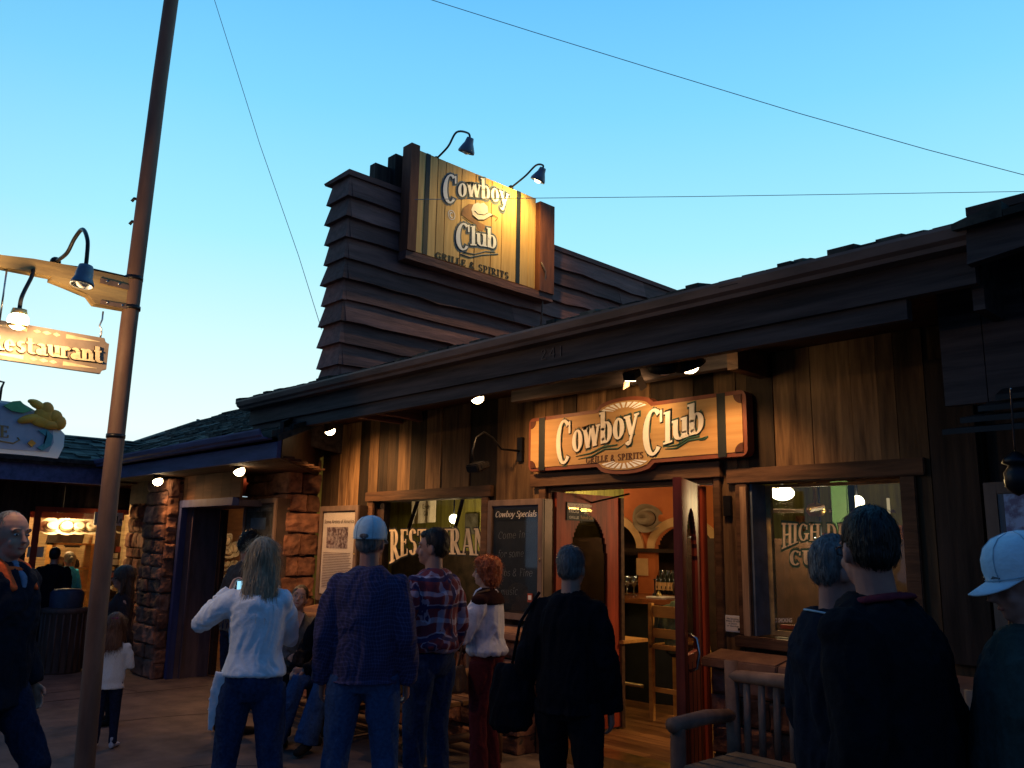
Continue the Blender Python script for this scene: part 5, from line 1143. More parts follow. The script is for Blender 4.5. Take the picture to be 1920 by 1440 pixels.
MB().box(n0 + .09, n1 - .1, yn - .003, yn - .001, onY(1870, 1000, yn).z, onY(1870, 925, yn).z).build('picture', 'picture_blue' if 'picture_blue' in MATS else mat('picture_blue', (.45, .55, .80), (.20, .16, .28), .6, (22, 22, 22), 0, 4, contrast=(.4, .6)), t)
light('AREA', (n0 + .25, yn - .25, 1.2), 0.0, WARM, t, target=(n0 + .25, yn, 1.2), size=.2)
# hanging lantern at the right edge
p = onD(1904, 860, 3.6)
t = thing('hanging_lantern', 'small glass lantern hanging by a chain at the right edge', 'lantern', p)
MB().tube([p + Vector((0, 0, .03)), onD(1895, 730, 3.6), Vector((onD(1895, 700, 3.6).x, p.y, 2.32))], .004).build('chain', 'steel', t)
MB().lathe(p, [(.012, .03), (.05, .0), (.055, -.02), (.03, -.03), (.05, -.06), (.05, -.12), (.02, -.15), (.001, -.16)], n=14).build('lantern_body', 'black_metal', t)

# ------------------------------------------------------------------ street pole with beam and hanging signs
def colpos(px, d): 
    r = ray(px, 1030); r = Vector((r.x, r.y, 0)); return Vector((r.x, r.y, 0)) * (d / r.dot(FH))
D0 = 5.0
pp = [onD(x, y, D0) for x, y in ((148, 1560), (158, 1440), (181, 1170), (208, 900), (240, 620), (268, 400), (300, 150), (321, 0), (336, -110))]
pb = pp[0]; pb.z = 0
pole = thing('wooden_pole', 'tall slightly bent wooden pole in the left foreground', 'pole', pb)
MB().tube(pp, [.054, .054, .053, .051, .049, .048, .046, .045, .044], 20).build('post', 'pole', pole)
for yy, xx in ((523, 251), (578, 246), (818, 217)): q = onD(xx, yy, D0); MB().lathe(q, [(.049, -.012), (.054, -.012), (.054, .012), (.049, .012)], n=20).build('iron_band', 'black_metal', pole)
for yy, xx in ((375, 262), (418, 258)): q = onD(xx, yy, D0); MB().tube([q, q - RT * .035 + Vector((0, 0, .01)), q - RT * .05 - Vector((0, 0, .01))], .010).build('step_iron', 'black_metal', pole)
PX = onD(243, 550, D0).x; PY = onD(243, 550, D0).y
b_x = lambda px, py: onX(px, py, PX)
bm_pts = [(238, 583), (175, 572), (163, 556), (150, 549), (120, 538), (92, 527), (93, 521), (0, 503), (-220, 470), (-220, 436), (0, 481), (60, 488), (100, 495), (240, 524)]
t = thing('sign_beam', 'weathered yellow timber beam bracketed to the pole', 'beam', b_x(238, 550))
bm = bmesh.new(); vs = [bm.verts.new(b_x(*p) - Vector((.04, 0, 0))) for p in bm_pts]; f = bm.faces.new(vs); bmesh.ops.triangulate(bm, faces=[f]); r = bmesh.ops.extrude_face_region(bm, geom=bm.faces[:])
for v_ in [e for e in r['geom'] if isinstance(e, bmesh.types.BMVert)]: v_.co.x += .08
bmesh.ops.recalc_face_normals(bm, faces=bm.faces[:]); me = bpy.data.meshes.new('timber'); bm.to_mesh(me); bm.free(); me.materials.append(MATS['timber'])
o = bpy.data.objects.new('timber', me); COL.objects.link(o); o.parent = t; o.matrix_parent_inverse = parent_world(t).inverted()
xf = PX + .042; x_ = lambda px, py: onX(px, py, xf)
mb = MB()
for p in (((188, 521), (242, 535), (241, 544), (187, 531)), ((188, 563), (240, 571), (239, 580), (187, 570))): mb.prism([x_(*q) for q in p], (.006, 0, 0))
mb.build('strap', 'case_brown', t)
mb = MB()
for p in ((200, 528), (222, 533), (200, 568), (228, 573)): mb.ball(x_(*p) + Vector((.007, 0, 0)), .007)
mb.build('bolts', 'steel', t)
MB().tube([onX(118, 497, PX), onX(175, 505, PX), onX(238, 519, PX)], .006).build('conduit', 'black_metal', t)
# gooseneck lamps on the beam (one each side)
B = onX(104, 491, PX)
goose('gooseneck_lamp', 'unlit blue grey gooseneck lamp curving over the timber beam', [B, onY(125, 475, B.y), onY(140, 447, B.y), onY(155, 430, B.y), onY(164, 450, B.y), onY(163, 480, B.y), onY(160, 505, B.y)], (.05, -.1, -1), r=.058, lit=False, group='gooseneck lamps on the timber beam')
B2 = onX(62, 500, PX)
E1 = onX(36, 586, PX + .22)
g2 = goose('gooseneck_lamp', 'lit gooseneck lamp with a glowing bulb above the Restaurant sign', [B2, onX(60, 517, PX + .08), onX(46, 545, PX + .17), E1 + Vector((0, 0, .07)), E1], (-.1, 0, -1), r=.05, lit=False, group='gooseneck lamps on the timber beam', m='brass')
eb = onX(34, 601, PX + .22); MB().ball(eb, .052).build('glowing_bulb', 'bulb', g2); light('POINT', eb - Vector((-.12, 0, .05)), 34, (1, .62, .28), g2, size=.04)
# Restaurant sign
rxx = PX + .02; r_ = lambda px, py: onX(px, py, rxx)
hs = thing('hanging_sign', 'brown hanging sign reading Restaurant in cream letters, hooked under the beam', 'sign', r_(84, 650))
yL, yR = r_(-46, 640).y, r_(203, 660).y; zT, zB = r_(150, 626).z, r_(150, 695).z
def notched(y0, y1, z0, z1, n):
    out = []
    for (cy_, cz_, s0) in ((y1, z0, 180), (y1, z1, 270), (y0, z1, 0), (y0, z0, 90)):
        for k in range(5):
            a = math.radians(s0 - 90 * k / 4) ; out.append((cy_ + n * math.cos(a), cz_ + n * math.sin(a)))
    return out
def yslab(pts, x, th, name, m, par):
    bm = bmesh.new(); vs = [bm.verts.new((x, p[0], p[1])) for p in pts]; f = bm.faces.new(vs); bmesh.ops.triangulate(bm, faces=[f]); r = bmesh.ops.extrude_face_region(bm, geom=bm.faces[:])
    for v_ in [e for e in r['geom'] if isinstance(e, bmesh.types.BMVert)]: v_.co.x += th
    bmesh.ops.recalc_face_normals(bm, faces=bm.faces[:]); me = bpy.data.meshes.new(name); bm.to_mesh(me); bm.free(); me.materials.append(MATS[m] if isinstance(m, str) else m)
    o = bpy.data.objects.new(name, me); COL.objects.link(o)
    if par is not None: o.parent = par; o.matrix_parent_inverse = parent_world(par).inverted()
    return o
NP = [(yR, zB + .03)]
pts = []
for (cy_, cz_, angs) in ((yR, zB, (180, 90)), (yR, zT, (270, 180)), (yL, zT, (360, 270)), (yL, zB, (90, 0))):
    for k in range(5): a = math.radians(angs[0] + (angs[1] - angs[0]) * k / 4); pts.append((cy_ + .03 * math.cos(a), cz_ + .03 * math.sin(a)))
yslab(pts, rxx - .03, .03, 'board', 'rest_board', hs)
mb = MB(); cyr = (yL + yR) / 2; xx = rxx + .0005; hl = (yR - yL) / 2
for zc, sg in ((zT - .028, 1), (zB + .028, -1)):
    for s2 in (-1, 1):
        mb.prism([Vector((xx, cyr + s2 * hl * .30, zc - .012)), Vector((xx, cyr + s2 * hl * .30, zc + .012)), Vector((xx, cyr + s2 * hl * .84, zc + .002)), Vector((xx, cyr + s2 * hl * .84, zc - .001))], (.002, 0, 0))
        mb.prism([Vector((xx, cyr + s2 * hl * .09, zc)), Vector((xx, cyr + s2 * hl * .15, zc + .011)), Vector((xx, cyr + s2 * hl * .21, zc)), Vector((xx, cyr + s2 * hl * .15, zc - .011))], (.002, 0, 0))
    mb.prism([Vector((xx, cyr - hl * .07, zc)), Vector((xx, cyr, zc + .012)), Vector((xx, cyr + hl * .07, zc)), Vector((xx, cyr, zc - .012))], (.002, 0, 0))
mb.build('ornament', 'cream_warm', hs)
P, _ = text_polys('Restaurant', .20, .09, sp=.015); qR = quadmap(r_(-24, 653.5), r_(191, 681), r_(191, 649), r_(-24, 623))
letters(P, qR, (1, 0, 0), .010, 'letter_edge', 'brown_dark', hs, grow=(.004, .02), lift=.0005); letters(P, qR, (1, 0, 0), .006, 'lettering', 'cream_warm', hs, lift=.012)
h0 = r_(188, 636); h1 = r_(193, 587)
mb = MB(); mb.tube([h0 + Vector((-.01, 0, -.01)), h0 + Vector((0, .002, .04)), h0 + (h1 - h0) * .4, h0 + (h1 - h0) * .5 + Vector((0, -.012, 0)), h0 + (h1 - h0) * .75, h1 + Vector((0, 0, .01))], .005)
h0b = Vector((h0.x, yL + .1, zT)); mb.tube([h0b, h0b + Vector((0, 0, .35))], .005); mb.build('hook_chain', 'steel', hs)

# carved sign further left
cX = PX - 1.1; c_ = lambda px, py: onX(px, py, cX)
cs = thing('carved_sign', 'carved blue grey shop sign with an orange flower, cut by the left edge', 'sign', c_(20, 850))
def cpoly(pts, th, name, m, lift=0): return yslab([(c_(*p).y, c_(*p).z) for p in pts], cX + lift, th, name, m, cs)
cpoly([(-120, 752), (0, 752), (40, 757), (80, 780), (105, 800), (119, 815), (117, 838), (106, 860), (60, 855), (0, 850), (-120, 838)], .03, 'rim', 'white')
cpoly([(-120, 758), (0, 757), (38, 762), (76, 785), (96, 806), (98, 830), (88, 848), (60, 846), (0, 842), (-120, 830)], .004, 'panel', mat('panel_blue', (.42, .46, .58), (.32, .36, .48), .6, bump=.05), .031)
mat('orange_paint', (.95, .46, .06), (.75, .30, .04), .5, bump=.05)
fl = MB()
for (px_, py_, ra, rb, an) in ((66, 760, 17, 9, 25), (84, 770, 14, 17, 0), (98, 782, 16, 14, 0), (108, 794, 13, 15, 0), (52, 786, 24, 9, -22), (74, 790, 24, 14, 10), (92, 798, 20, 10, 0), (82, 780, 22, 18, 20), (56, 754, 8, 5, 0)):
    q = c_(px_, py_); k_ = (c_(px_ + 1, py_) - q).length; a_ = math.radians(-an)
    fl.ball(q + Vector((.045, 0, 0)), .022, ra * k_, rb * k_, 16, Matrix.Rotation(a_, 3, 'X'))
fl.build('flower', 'orange_paint', cs)
cpoly([(3, 762), (20, 754), (34, 753), (45, 764), (58, 770), (40, 776), (18, 772)], .02, 'leaf', mat('leaf_green', (.16, .50, .22), None, .5, bump=.05), .036)
cpoly([(68, 808), (84, 806), (96, 818), (92, 836), (76, 846), (66, 840), (80, 832), (84, 820)], .012, 'wave', mat('teal_paint', (.10, .36, .42), None, .5, bump=.05), .036)
cpoly([(48, 832), (56, 825), (64, 832), (56, 839)], .012, 'bud', 'orange_paint', .036)
P, _ = text_polys('E', .14, .06); letters(P, quadmap(c_(-4, 820), c_(15, 822), c_(15, 800), c_(-4, 798)), (1, 0, 0), .004, 'letter', 'sign_wood', cs, lift=.036)
mb = MB(); mb.tube([c_(-30, 824) + Vector((.037, 0, 0)), c_(5, 829) + Vector((.037, 0, 0)), c_(22, 832) + Vector((.037, 0, 0)), c_(34, 826) + Vector((.037, 0, 0)), c_(30, 821) + Vector((.037, 0, 0))], .005); mb.build('flourish', 'sign_wood', cs)
mb = MB(); ph = c_(-1, 755); mb.tube([ph, ph + Vector((0, 0, .10)), ph + Vector((0, .01, .14)), c_(-60, 700)], .008); mb.build('hook', 'black_metal', cs)
ab = c_(-60, 700); t = thing('sign_post', 'iron arm and post holding the carved sign just outside the left edge', 'post', Vector((ab.x, ab.y - 1.2, 0))); MB().tube([Vector((ab.x, ab.y - 1.25, 0)), Vector((ab.x, ab.y - 1.25, 3.3))], .05).build('post', 'black_metal', t); MB().tube([ab, Vector((ab.x, ab.y - 1.2, ab.z + .02))], .02).build('arm', 'black_metal', t)

# ------------------------------------------------------------------ overhead wires
def wire(label, pts, r=.006, m='wire'):
    pts = [Vector(p) for p in pts]; tag(MB().tube(pts, r, 6).build('overhead_wire', m), label, 'wire')
mat('wire', (.40, .55, .65), None, .6, bump=0)
wire('thin wire running steeply from the tower up to the upper left', [onD(603, 618, 9.4), onD(560, 480, 9.2), onD(487, 270, 9.0), onD(440, 120, 8.9), onD(399, -10, 8.8), onD(340, -220, 8.6)], .0035)
wire('long sagging wire crossing the sky from top centre to the right edge', [onD(640, -62, 11), onD(810, 0, 11), onD(1000, 60, 11), onD(1240, 134, 11), onD(1500, 213, 11), onD(1740, 281, 11), onD(1920, 328, 11), onD(2200, 395, 11)], .0052)
wire('nearly level wire running from the roof sign to the right edge', [onX(778, 374, SX + .06), onD(1000, 371.5, 8.4), onD(1300, 368.5, 8.4), onD(1600, 364, 8.4), onD(1920, 359, 8.4), onD(2200, 355, 8.4)], .0034)

# ------------------------------------------------------------------ log benches
def bench(x0, x1, yb, yf, label, m='log', ns=7, group='log benches'):
    t = thing('log_bench', label, 'bench', ((x0 + x1) / 2, yb, 0), group=group)
    R_ = .042
    for x in (x0, x1):
        MB().tube([(x, yb, 0), (x + .005, yb, .5), (x, yb, .955)], [R_ * 1.1, R_, R_ * .97], 12).build('back_post', m, t)
        MB().tube([(x, yf, 0), (x, yf, .64)], [R_ * 1.1, R_], 12).build('front_post', m, t)
        MB().tube([(x, yb - .02, .645), (x, (yb + yf) / 2, .665), (x, yf - .06, .66)], [R_ * .9, R_, R_ * .95], 12).build('arm', m, t)
        MB().tube([(x, yb, .22), (x, yf, .22)], R_ * .7, 10).build('stretcher', m, t)
    MB().tube([(x0 - .0, yb - .005, .87), ((x0 + x1) / 2, yb, .885), (x1 + .0, yb - .005, .87)], [R_ * .85, R_ * 1.05, R_ * .85], 12).build('top_rail', m, t)
    MB().tube([(x0, yb, .40), (x1, yb, .40)], R_ * .9, 12).build('bottom_rail', m, t)
    MB().tube([(x0, yf, .38), (x1, yf, .38)], R_ * .9, 12).build('front_rail', m, t)
    for k in range(ns): x = x0 + (x1 - x0) * (k + 1) / (ns + 1); MB().tube([(x, yb, .41), (x, yb + .01, .86)], R_ * .50, 10).build('slat', m, t)
    mb = MB(); n_ = 4
    for k in range(n_): ya = yf - .03 + (yb - yf - .02) * k / n_; mb.box(x0 + .05, x1 - .05, ya, ya + (yb - yf - .02) / n_ - .012, .425, .46)
    mb.build('seat', 'log_seat' if m == 'log' else 'log_warm', t, bevel=.006); return t
b1 = onY(1371, 1255, 4.6)
bench(b1.x, b1.x + 1.35, 4.6, 4.05, 'grey log bench with round slats under the right window', ns=13)
bench(-8.1, -6.55, 4.62, 4.08, 'log bench with a seated smiling woman, left of the capped man', 'log_warm')
bench(-6.45, -5.0, 4.62, 4.08, 'log bench behind the red haired woman under the chalkboard', 'log_warm')

# ------------------------------------------------------------------ litter bin
c = colpos(136, 10.8)
t = thing('litter_bin', 'round ribbed litter bin with a dark domed top near the hat shop', 'bin', c)
mb = MB(); mb.lathe(c, [(.001, 0), (.24, 0), (.25, .02), (.25, .70), (.265, .71), (.265, .76), (.2, .77), (.001, .77)], n=28)
for k in range(20): a = 2 * PI * k / 20; mb.tube([c + Vector((.25 * math.cos(a), .25 * math.sin(a), .03)), c + Vector((.25 * math.cos(a), .25 * math.sin(a), .70))], .012, 6)
mb.build('bin_body', 'bin', t); mb = MB(); mb.lathe(c, [(.19, .772), (.19, .95), (.15, .99), (.001, 1.0)], n=24); mb.build('bin_top', 'bin_top', t)

# ------------------------------------------------------------------ people
skin = lambda n, c: mat(n, c, tuple(x * .85 for x in c), 0.55, (20, 20, 20), 0.03, 2)
skin('skin', (.40, .20, .14)); skin('skin_pale', (.55, .32, .23)); skin('skin_ruddy', (.36, .16, .12)); skin('lips', (.35, .10, .08))
cloth = lambda n, c, k=.75, sc=40: mat(n, c, tuple(x * k for x in c), 0.95, (sc, sc, sc), 0.25, 3, spec=.1)
cloth('denim', (.026, .048, .115), .6, 60); cloth('denim_light', (.042, .085, .19), .65, 60); cloth('denim_dark', (.014, .022, .05), .6, 60); cloth('white_knit', (.74, .78, .84), .9, 30)
cloth('coat_black', (.007, .007, .010)); cloth('coat_navy', (.010, .013, .022)); cloth('jacket_green', (.040, .055, .050)); cloth('jacket_teal', (.05, .50, .80)); cloth('trousers_black', (.010, .010, .013))
cloth('maroon', (.09, .014, .018)); cloth('blouse', (.62, .60, .66), .92); cloth('yoke', (.03, .010, .010)); cloth('grey_top', (.12, .12, .12)); cloth('tan', (.30, .20, .10)); cloth('khaki', (.12, .10, .055)); cloth('olive_shirt', (.13, .16, .09)); cloth('brown_shirt', (.10, .07, .055)); cloth('sweater', (.70, .66, .62), .9, 90); cloth('red_lining', (.75, .11, .03)); cloth('red_dull', (.14, .02, .03)); cloth('blue_shirt', (.14, .20, .32)); cloth('pink', (.30, .05, .10)); cloth('stripe_dark', (.03, .022, .025)); cloth('bag_brown', (.16, .09, .05)); cloth('cap_blue', (.50, .66, .72), .9); cloth('cap_white', (.62, .72, .80), .92); cloth('piping', (.35, .5, .6)); cloth('boot', (.02, .015, .012)); cloth('boot_white', (.45, .45, .5)); cloth('boot_brown', (.06, .03, .02))
hairm = lambda n, c, c2: mat(n, c, c2, 0.5, (90, 90, 6), 0.5, 3, contrast=(.3, .7), spec=.35)
hairm('hair_blonde', (.42, .33, .21), (.17, .12, .075)); hairm('hair_black', (.010, .007, .006), (.003, .002, .002)); hairm('hair_dark', (.03, .018, .012), (.012, .008, .006)); hairm('hair_grey', (.19, .17, .16), (.05, .045, .045)); hairm('hair_red', (.42, .09, .02), (.16, .03, .012)); hairm('hair_brown', (.10, .045, .022), (.04, .018, .01)); hairm('hair_auburn', (.22, .09, .04), (.08, .03, .015))
plaid('plaid_navy', (.022, .018, .060), (.065, .055, .15), 55, 48, .28)
plaid('plaid_red', (.17, .022, .035), (.42, .40, .52), 13, 11, .34, third=(.03, .02, .08))
WRK = []
def remesh(mb, name, m, parent, vox=.010, smooth=3, wr=0.0, wsc=(9, 9, 3.5), seed=0, loc=None):
    """merge overlapping closed pieces into one continuous surface, then smooth and crease it"""
    me = bpy.data.meshes.new('w'); me.from_pydata(mb.v, [], mb.f); me.update()
    o = bpy.data.objects.new('w', me); COL.objects.link(o)
    r = o.modifiers.new('r', 'REMESH'); r.mode = 'VOXEL'; r.voxel_size = vox; r.adaptivity = 0; r.use_smooth_shade = True
    s_ = o.modifiers.new('s', 'SMOOTH'); s_.factor = .5; s_.iterations = smooth
    dg = bpy.context.evaluated_depsgraph_get(); out = bpy.data.meshes.new_from_object(o.evaluated_get(dg)); bpy.data.objects.remove(o); bpy.data.meshes.remove(me)
    if wr:
        no = [v.normal.copy() for v in out.vertices]
        for v, n in zip(out.vertices, no):
            p = v.co; q = Vector((p.x * wsc[0] + seed * 7.1, p.y * wsc[1], p.z * wsc[2]))
            k1 = noise.noise(q * .7 + Vector((0, 0, 3))); q2 = q + Vector((k1, k1 * .6, k1 * 2.2))
            d = .9 * noise.noise(q2) - .9 * abs(noise.noise(q2 * 1.9)) ** 1.0 + .12 * noise.noise(q * 4.6) + .2
            v.co = p + n * (wr * d)
    out.name = name; out.polygons.foreach_set('use_smooth', [True] * len(out.polygons))
    out.materials.clear(); out.materials.append(MATS[m])
    o = bpy.data.objects.new(name, out); COL.objects.link(o); o.parent = parent; return o
def strands(o, s, kind, seed):
    """loose tapering locks added to the hair surface"""
    rnd = random.Random(seed); me = o.data; n0 = len(me.vertices); vs = [v.co.copy() for v in me.vertices]; ns = [v.normal.copy() for v in me.vertices]
    long_ = kind.startswith('long'); cnt = 3000 if long_ else 1800; ln = (.10 if long_ else .030) * s; top = max(v.z for v in vs)
    V = []; F = []
    for k in range(cnt):
        i = rnd.randrange(n0); p, n = vs[i], ns[i]
        g = Vector((0, 0, -1)); t = g - n * g.dot(n)
        if t.length < .15: t = Vector((rnd.uniform(-1, 1), -1, 0)); t = t - n * t.dot(n)
        t.normalize(); sd = t.cross(n).normalized(); r = rnd.uniform
        if kind in ('curly', 'bob'): dr = (t * .5 + sd * r(-1, 1) + n * r(.3, 1.0)).normalized(); L_ = ln * r(.6, 1.4)
        else: dr = (t + sd * r(-.22, .22) + n * r(.02, .16)).normalized(); L_ = ln * r(.5, 1.3)
        w = (.0011 if long_ else .0013) * s * r(.6, 1.3); b = len(V) + n0; q = p + dr * L_ * .5 + n * .002 * s; e = p + dr * L_ - n * (.004 * s if not kind in ('curly', 'bob') else 0)
        if long_: e.z = min(e.z, q.z - L_ * .4)
        V += [p - sd * w - n * .001, p + sd * w - n * .001, q + sd * w, q - sd * w, e]; F += [(b, b + 1, b + 2, b + 3), (b + 3, b + 2, b + 4)]
    vv = [tuple(v) for v in vs] + [tuple(v) for v in V]; ff = [tuple(p.vertices) for p in me.polygons] + F
    m2 = bpy.data.meshes.new('hair'); m2.from_pydata(vv, [], ff); m2.update(); m2.polygons.foreach_set('use_smooth', [True] * len(ff)); m2.materials.append(me.materials[0]); o.data = m2; bpy.data.meshes.remove(me)
def lerp(a, b, t): return Vector(a) * (1 - t) + Vector(b) * t
def hand_mb(mb, wr, el, pose, s, side, curl=.9, palm_n=None):
    """palm, five bent fingers and a thumb; wr wrist, el elbow"""
    d = (Vector(wr) - Vector(el)).normalized() if pose is None else Vector(pose).normalized()
    pn = Vector(palm_n) if palm_n is not None else Vector((-side, .15, 0))
    pn = (pn - d * pn.dot(d)).normalized(); w = d.cross(pn).normalized()
    if w.y < 0: w = -w            # w points to the thumb side (forwards)
    c = Vector(wr)
    mb.tube([c - d * .02 * s, c + d * .03 * s, c + d * .065 * s, c + d * .092 * s], [(.020 * s, .026 * s)] * 1 + [(.017 * s, .034 * s), (.016 * s, .040 * s), (.013 * s, .038 * s)], 12)
    for k, (off, ln) in enumerate(((.030, .070), (.010, .078), (-.011, .073), (-.031, .058))):
        b = c + d * .088 * s + w * off * s; a = .0; p = [b - d * .015 * s]; q = b; p.append(q)
        for j in range(3):
            a += curl * (.45 + .1 * j + .04 * k); q = q + (d * math.cos(a) + pn * math.sin(a)) * (ln * s * (.42, .33, .27)[j]); p.append(q)
        mb.tube(p, [.0095 * s, .0095 * s, .009 * s, .0082 * s, .0065 * s], 8)
    b = c + d * .028 * s + w * .028 * s; t1 = b + (w * .75 + d * .7 + pn * .25).normalized() * .038 * s; t2 = t1 + (w * .15 + d * .9 + pn * .5).normalized() * .032 * s
    mb.tube([c + d * .01 * s + w * .012 * s, b, t1, t2], [.013 * s, .014 * s, .011 * s, .008 * s], 8)
def person(label, px, ytop, d, heading, top=('coat_black', 0.0), bottom='denim', hair=('short', 'hair_dark'), sk='skin', female=False, seated=False, J=None, headyaw=0.0, headpitch=0.0, headroll=0.0, hem=.90, neck_z=1.47, sleeve=1.0,
           shoe='boot', H=None, group=None, child=1.0, width=1.0, flare=0.0, face=True, collar=None, vox=.010, wr=.019, curl=.9, hands=(None, None), pn=(None, None), lean=(0, 0), cat='person', puff=1.0, base_z=0.0, belly=0.0, tuck=False, gap=None, nostrand=False):
    """heading 0 = seen from behind, 90 = facing right in the picture, 180 = facing the camera"""
    pos = colpos(px, d); pos.z = base_z
    # height from where the crown shows
    ry = ray(px, ytop); ztop = CAM.z + ry.z * d / ry.dot(FH)
    sit = .43 if seated else 0.0
    Ht = (ztop - base_z) / (1 - sit / 1.75) if H is None else H
    s = Ht / 1.75
    f = Vector((pos.x, pos.y, 0)).normalized(); ang0 = math.atan2(f.y, f.x) - PI / 2
    root = thing('person', label, cat, pos, ang0 - math.radians(heading), group); root['category'] = 'person'
    dz = -sit * 1.0
    hipz = .93 + dz * (1.0); w = width * (.94 if female else 1.0)
    up = lambda x, y, z: Vector((x + lean[0] * max(0, z - hipz), y + lean[1] * max(0, z - hipz), z))
    shx = (.146 if female else .170) * w
    Jn = dict(hL=Vector((-.09, 0, .92 + dz)), hR=Vector((.09, 0, .92 + dz)), kL=Vector((-.105, .02, .50)), kR=Vector((.105, .02, .50)), aL=Vector((-.12, -.01, .09)), aR=Vector((.12, -.01, .09)),
              sL=up(-shx, 0, 1.395 + dz), sR=up(shx, 0, 1.395 + dz), eL=up(-shx - .055, -.035, 1.12 + dz), eR=up(shx + .055, -.035, 1.12 + dz), wL=up(-shx - .065, .05, .88 + dz), wR=up(shx + .065, .05, .88 + dz))
    if seated:
        Jn.update(kL=Vector((-.13, .44, .52)), kR=Vector((.13, .44, .52)), aL=Vector((-.13, .50, .09)), aR=Vector((.13, .50, .09)), wL=Vector((-.12, .30, .62)), wR=Vector((.12, .30, .62)), eL=up(-shx - .06, .0, .74), eR=up(shx + .06, .0, .74))
    if gap: Jn['kL'].x -= gap; Jn['aL'].x -= gap * 1.8; Jn['kR'].x += gap; Jn['aR'].x += gap * 1.8
    for k, v_ in (J or {}).items(): Jn[k] = Vector(v_)
    # torso sections
    if female: T = [(.90, .150, .115, -.01), (.97, .168, .120, -.01), (1.10, .128, .098, 0), (1.22, .140, .115, .015), (1.32, .150, .120, .02), (1.385, .138, .092, .0), (1.43, .102, .076, 0), (1.47, .068, .06, 0)]
    else: T = [(.90, .150, .110, 0), (.98, .160, .118 + belly * .5, belly * .3), (1.10, .152, .112 + belly, belly * .6), (1.22, .160, .118 + belly * .5, .005), (1.32, .172, .122, 0), (1.395, .158, .100, -.005), (1.435, .120, .084, -.005), (1.475, .078, .066, -.005)]
    tors = [(up(0, yo, z + dz), rx * w, ry_) for z, rx, ry_, yo in T]
    sc = lambda mb: [setattr(mb, 'v', [(x * s, y * s, z * s) for x, y, z in mb.v])]
    # ---- head
    hs = child; nb = up(0, .0, 1.468 + dz)
    hc = nb + Vector((0, .022, .155 * hs)); RH = Matrix.Rotation(math.radians(-headyaw), 3, 'Z') @ Matrix.Rotation(math.radians(headpitch), 3, 'X') @ Matrix.Rotation(math.radians(headroll), 3, 'Y')
    hp_ = lambda x, y, z: hc + RH @ (Vector((x, y, z)) * hs)
    mb = MB()
    mb.rings([(c, rx * .90, ry_ * .88) for c, rx, ry_ in tors], 22)
    mb.tube([up(0, -.01, 1.40 + dz), nb + Vector((0, 0, .03)), hp_(0, -.012, -.05)], [(.066 * w, .066 * w), (.055, .058), (.054, .058)], 14)
    mb.ball(hp_(0, -.012, .018), .074 * hs, .094 * hs, .102 * hs, 20, RH); mb.ball(hp_(0, .022, -.045), .056 * hs, .066 * hs, .072 * hs, 18, RH); mb.ball(hp_(0, .060, -.082), .026 * hs, .024 * hs, .022 * hs, 12, RH)
    mb.tube([hp_(0, .078, .020), hp_(0, .097, -.016), hp_(0, .104, -.028), hp_(0, .088, -.036)], [.008 * hs, .010 * hs, .014 * hs, .009 * hs], 8)
    for sx in (-1, 1):
        mb.ball(hp_(sx * .074, -.012, -.012), .009 * hs, .020 * hs, .032 * hs, 10, RH @ Matrix.Rotation(sx * .35, 3, 'Z')); mb.ball(hp_(sx * .030, .070, .026), .026 * hs, .015 * hs, .009 * hs, 10, RH); mb.ball(hp_(sx * .036, .060, -.035), .022 * hs, .018 * hs, .024 * hs, 10, RH)
    def armset(k):
        return [Jn['s' + k] + Vector((0, 0, -.005)), lerp(Jn['s' + k], Jn['e' + k], .35), lerp(Jn['s' + k], Jn['e' + k], .8), Jn['e' + k], lerp(Jn['e' + k], Jn['w' + k], .3), lerp(Jn['e' + k], Jn['w' + k], .8), Jn['w' + k]]
    def legset(k):
        return [Jn['h' + k], lerp(Jn['h' + k], Jn['k' + k], .25), lerp(Jn['h' + k], Jn['k' + k], .7), Jn['k' + k], lerp(Jn['k' + k], Jn['a' + k], .28), lerp(Jn['k' + k], Jn['a' + k], .75), Jn['a' + k]]
    fa = .88 if female else 1.0
    for k, sd in (('L', -1), ('R', 1)):
        mb.tube(armset(k), [x * fa for x in (.048, .046, .038, .036, .038, .028, .025)], 12)
        mb.tube(legset(k), [.078, .080, .060, .052, .054, .038, .034], 12)
        hd = hands[0 if sd < 0 else 1]; hand_mb(mb, Jn['w' + k], Jn['e' + k], hd, fa * (1.0 if child == 1 else .95), sd, curl, pn[0 if sd < 0 else 1])
    sc(mb); body = remesh(mb, 'body', sk, root, vox * .62, 2)
    # ---- eyes and mouth
    if face:
        for sx in (-1, 1):
            e = MB(); e.ball(hp_(sx * .031, .0755, .006), .0125 * hs, .007 * hs, .006 * hs, 10, RH); sc(e); o = e.build('eye', 'eye_white' if 'eye_white' in MATS else mat('eye_white', (.55, .52, .5), None, .3, bump=0), None); o.parent = body
            e = MB(); e.ball(hp_(sx * .031, .0805, .006), .006 * hs, .004 * hs, .0058 * hs, 8, RH); sc(e); o = e.build('iris', 'dark_text'); o.parent = body
            e = MB(); e.tube([hp_(sx * .016, .0885, .030), hp_(sx * .032, .087, .035), hp_(sx * .048, .077, .030)], [.003, .004, .002], 6); sc(e); o = e.build('eyebrow', hair[1]); o.parent = body
        e = MB(); e.tube([hp_(-.024, .0715, -.056), hp_(-.010, .084, -.060), hp_(.010, .084, -.060), hp_(.024, .0715, -.056)], [.0025 * hs, .0055 * hs, .0055 * hs, .0025 * hs], 8); sc(e); o = e.build('mouth', 'lips'); o.parent = body
    # ---- hair
    kind, hm = hair[:2]; mb = MB(); hv = .009 * s * (hs if child > 1 else 1)
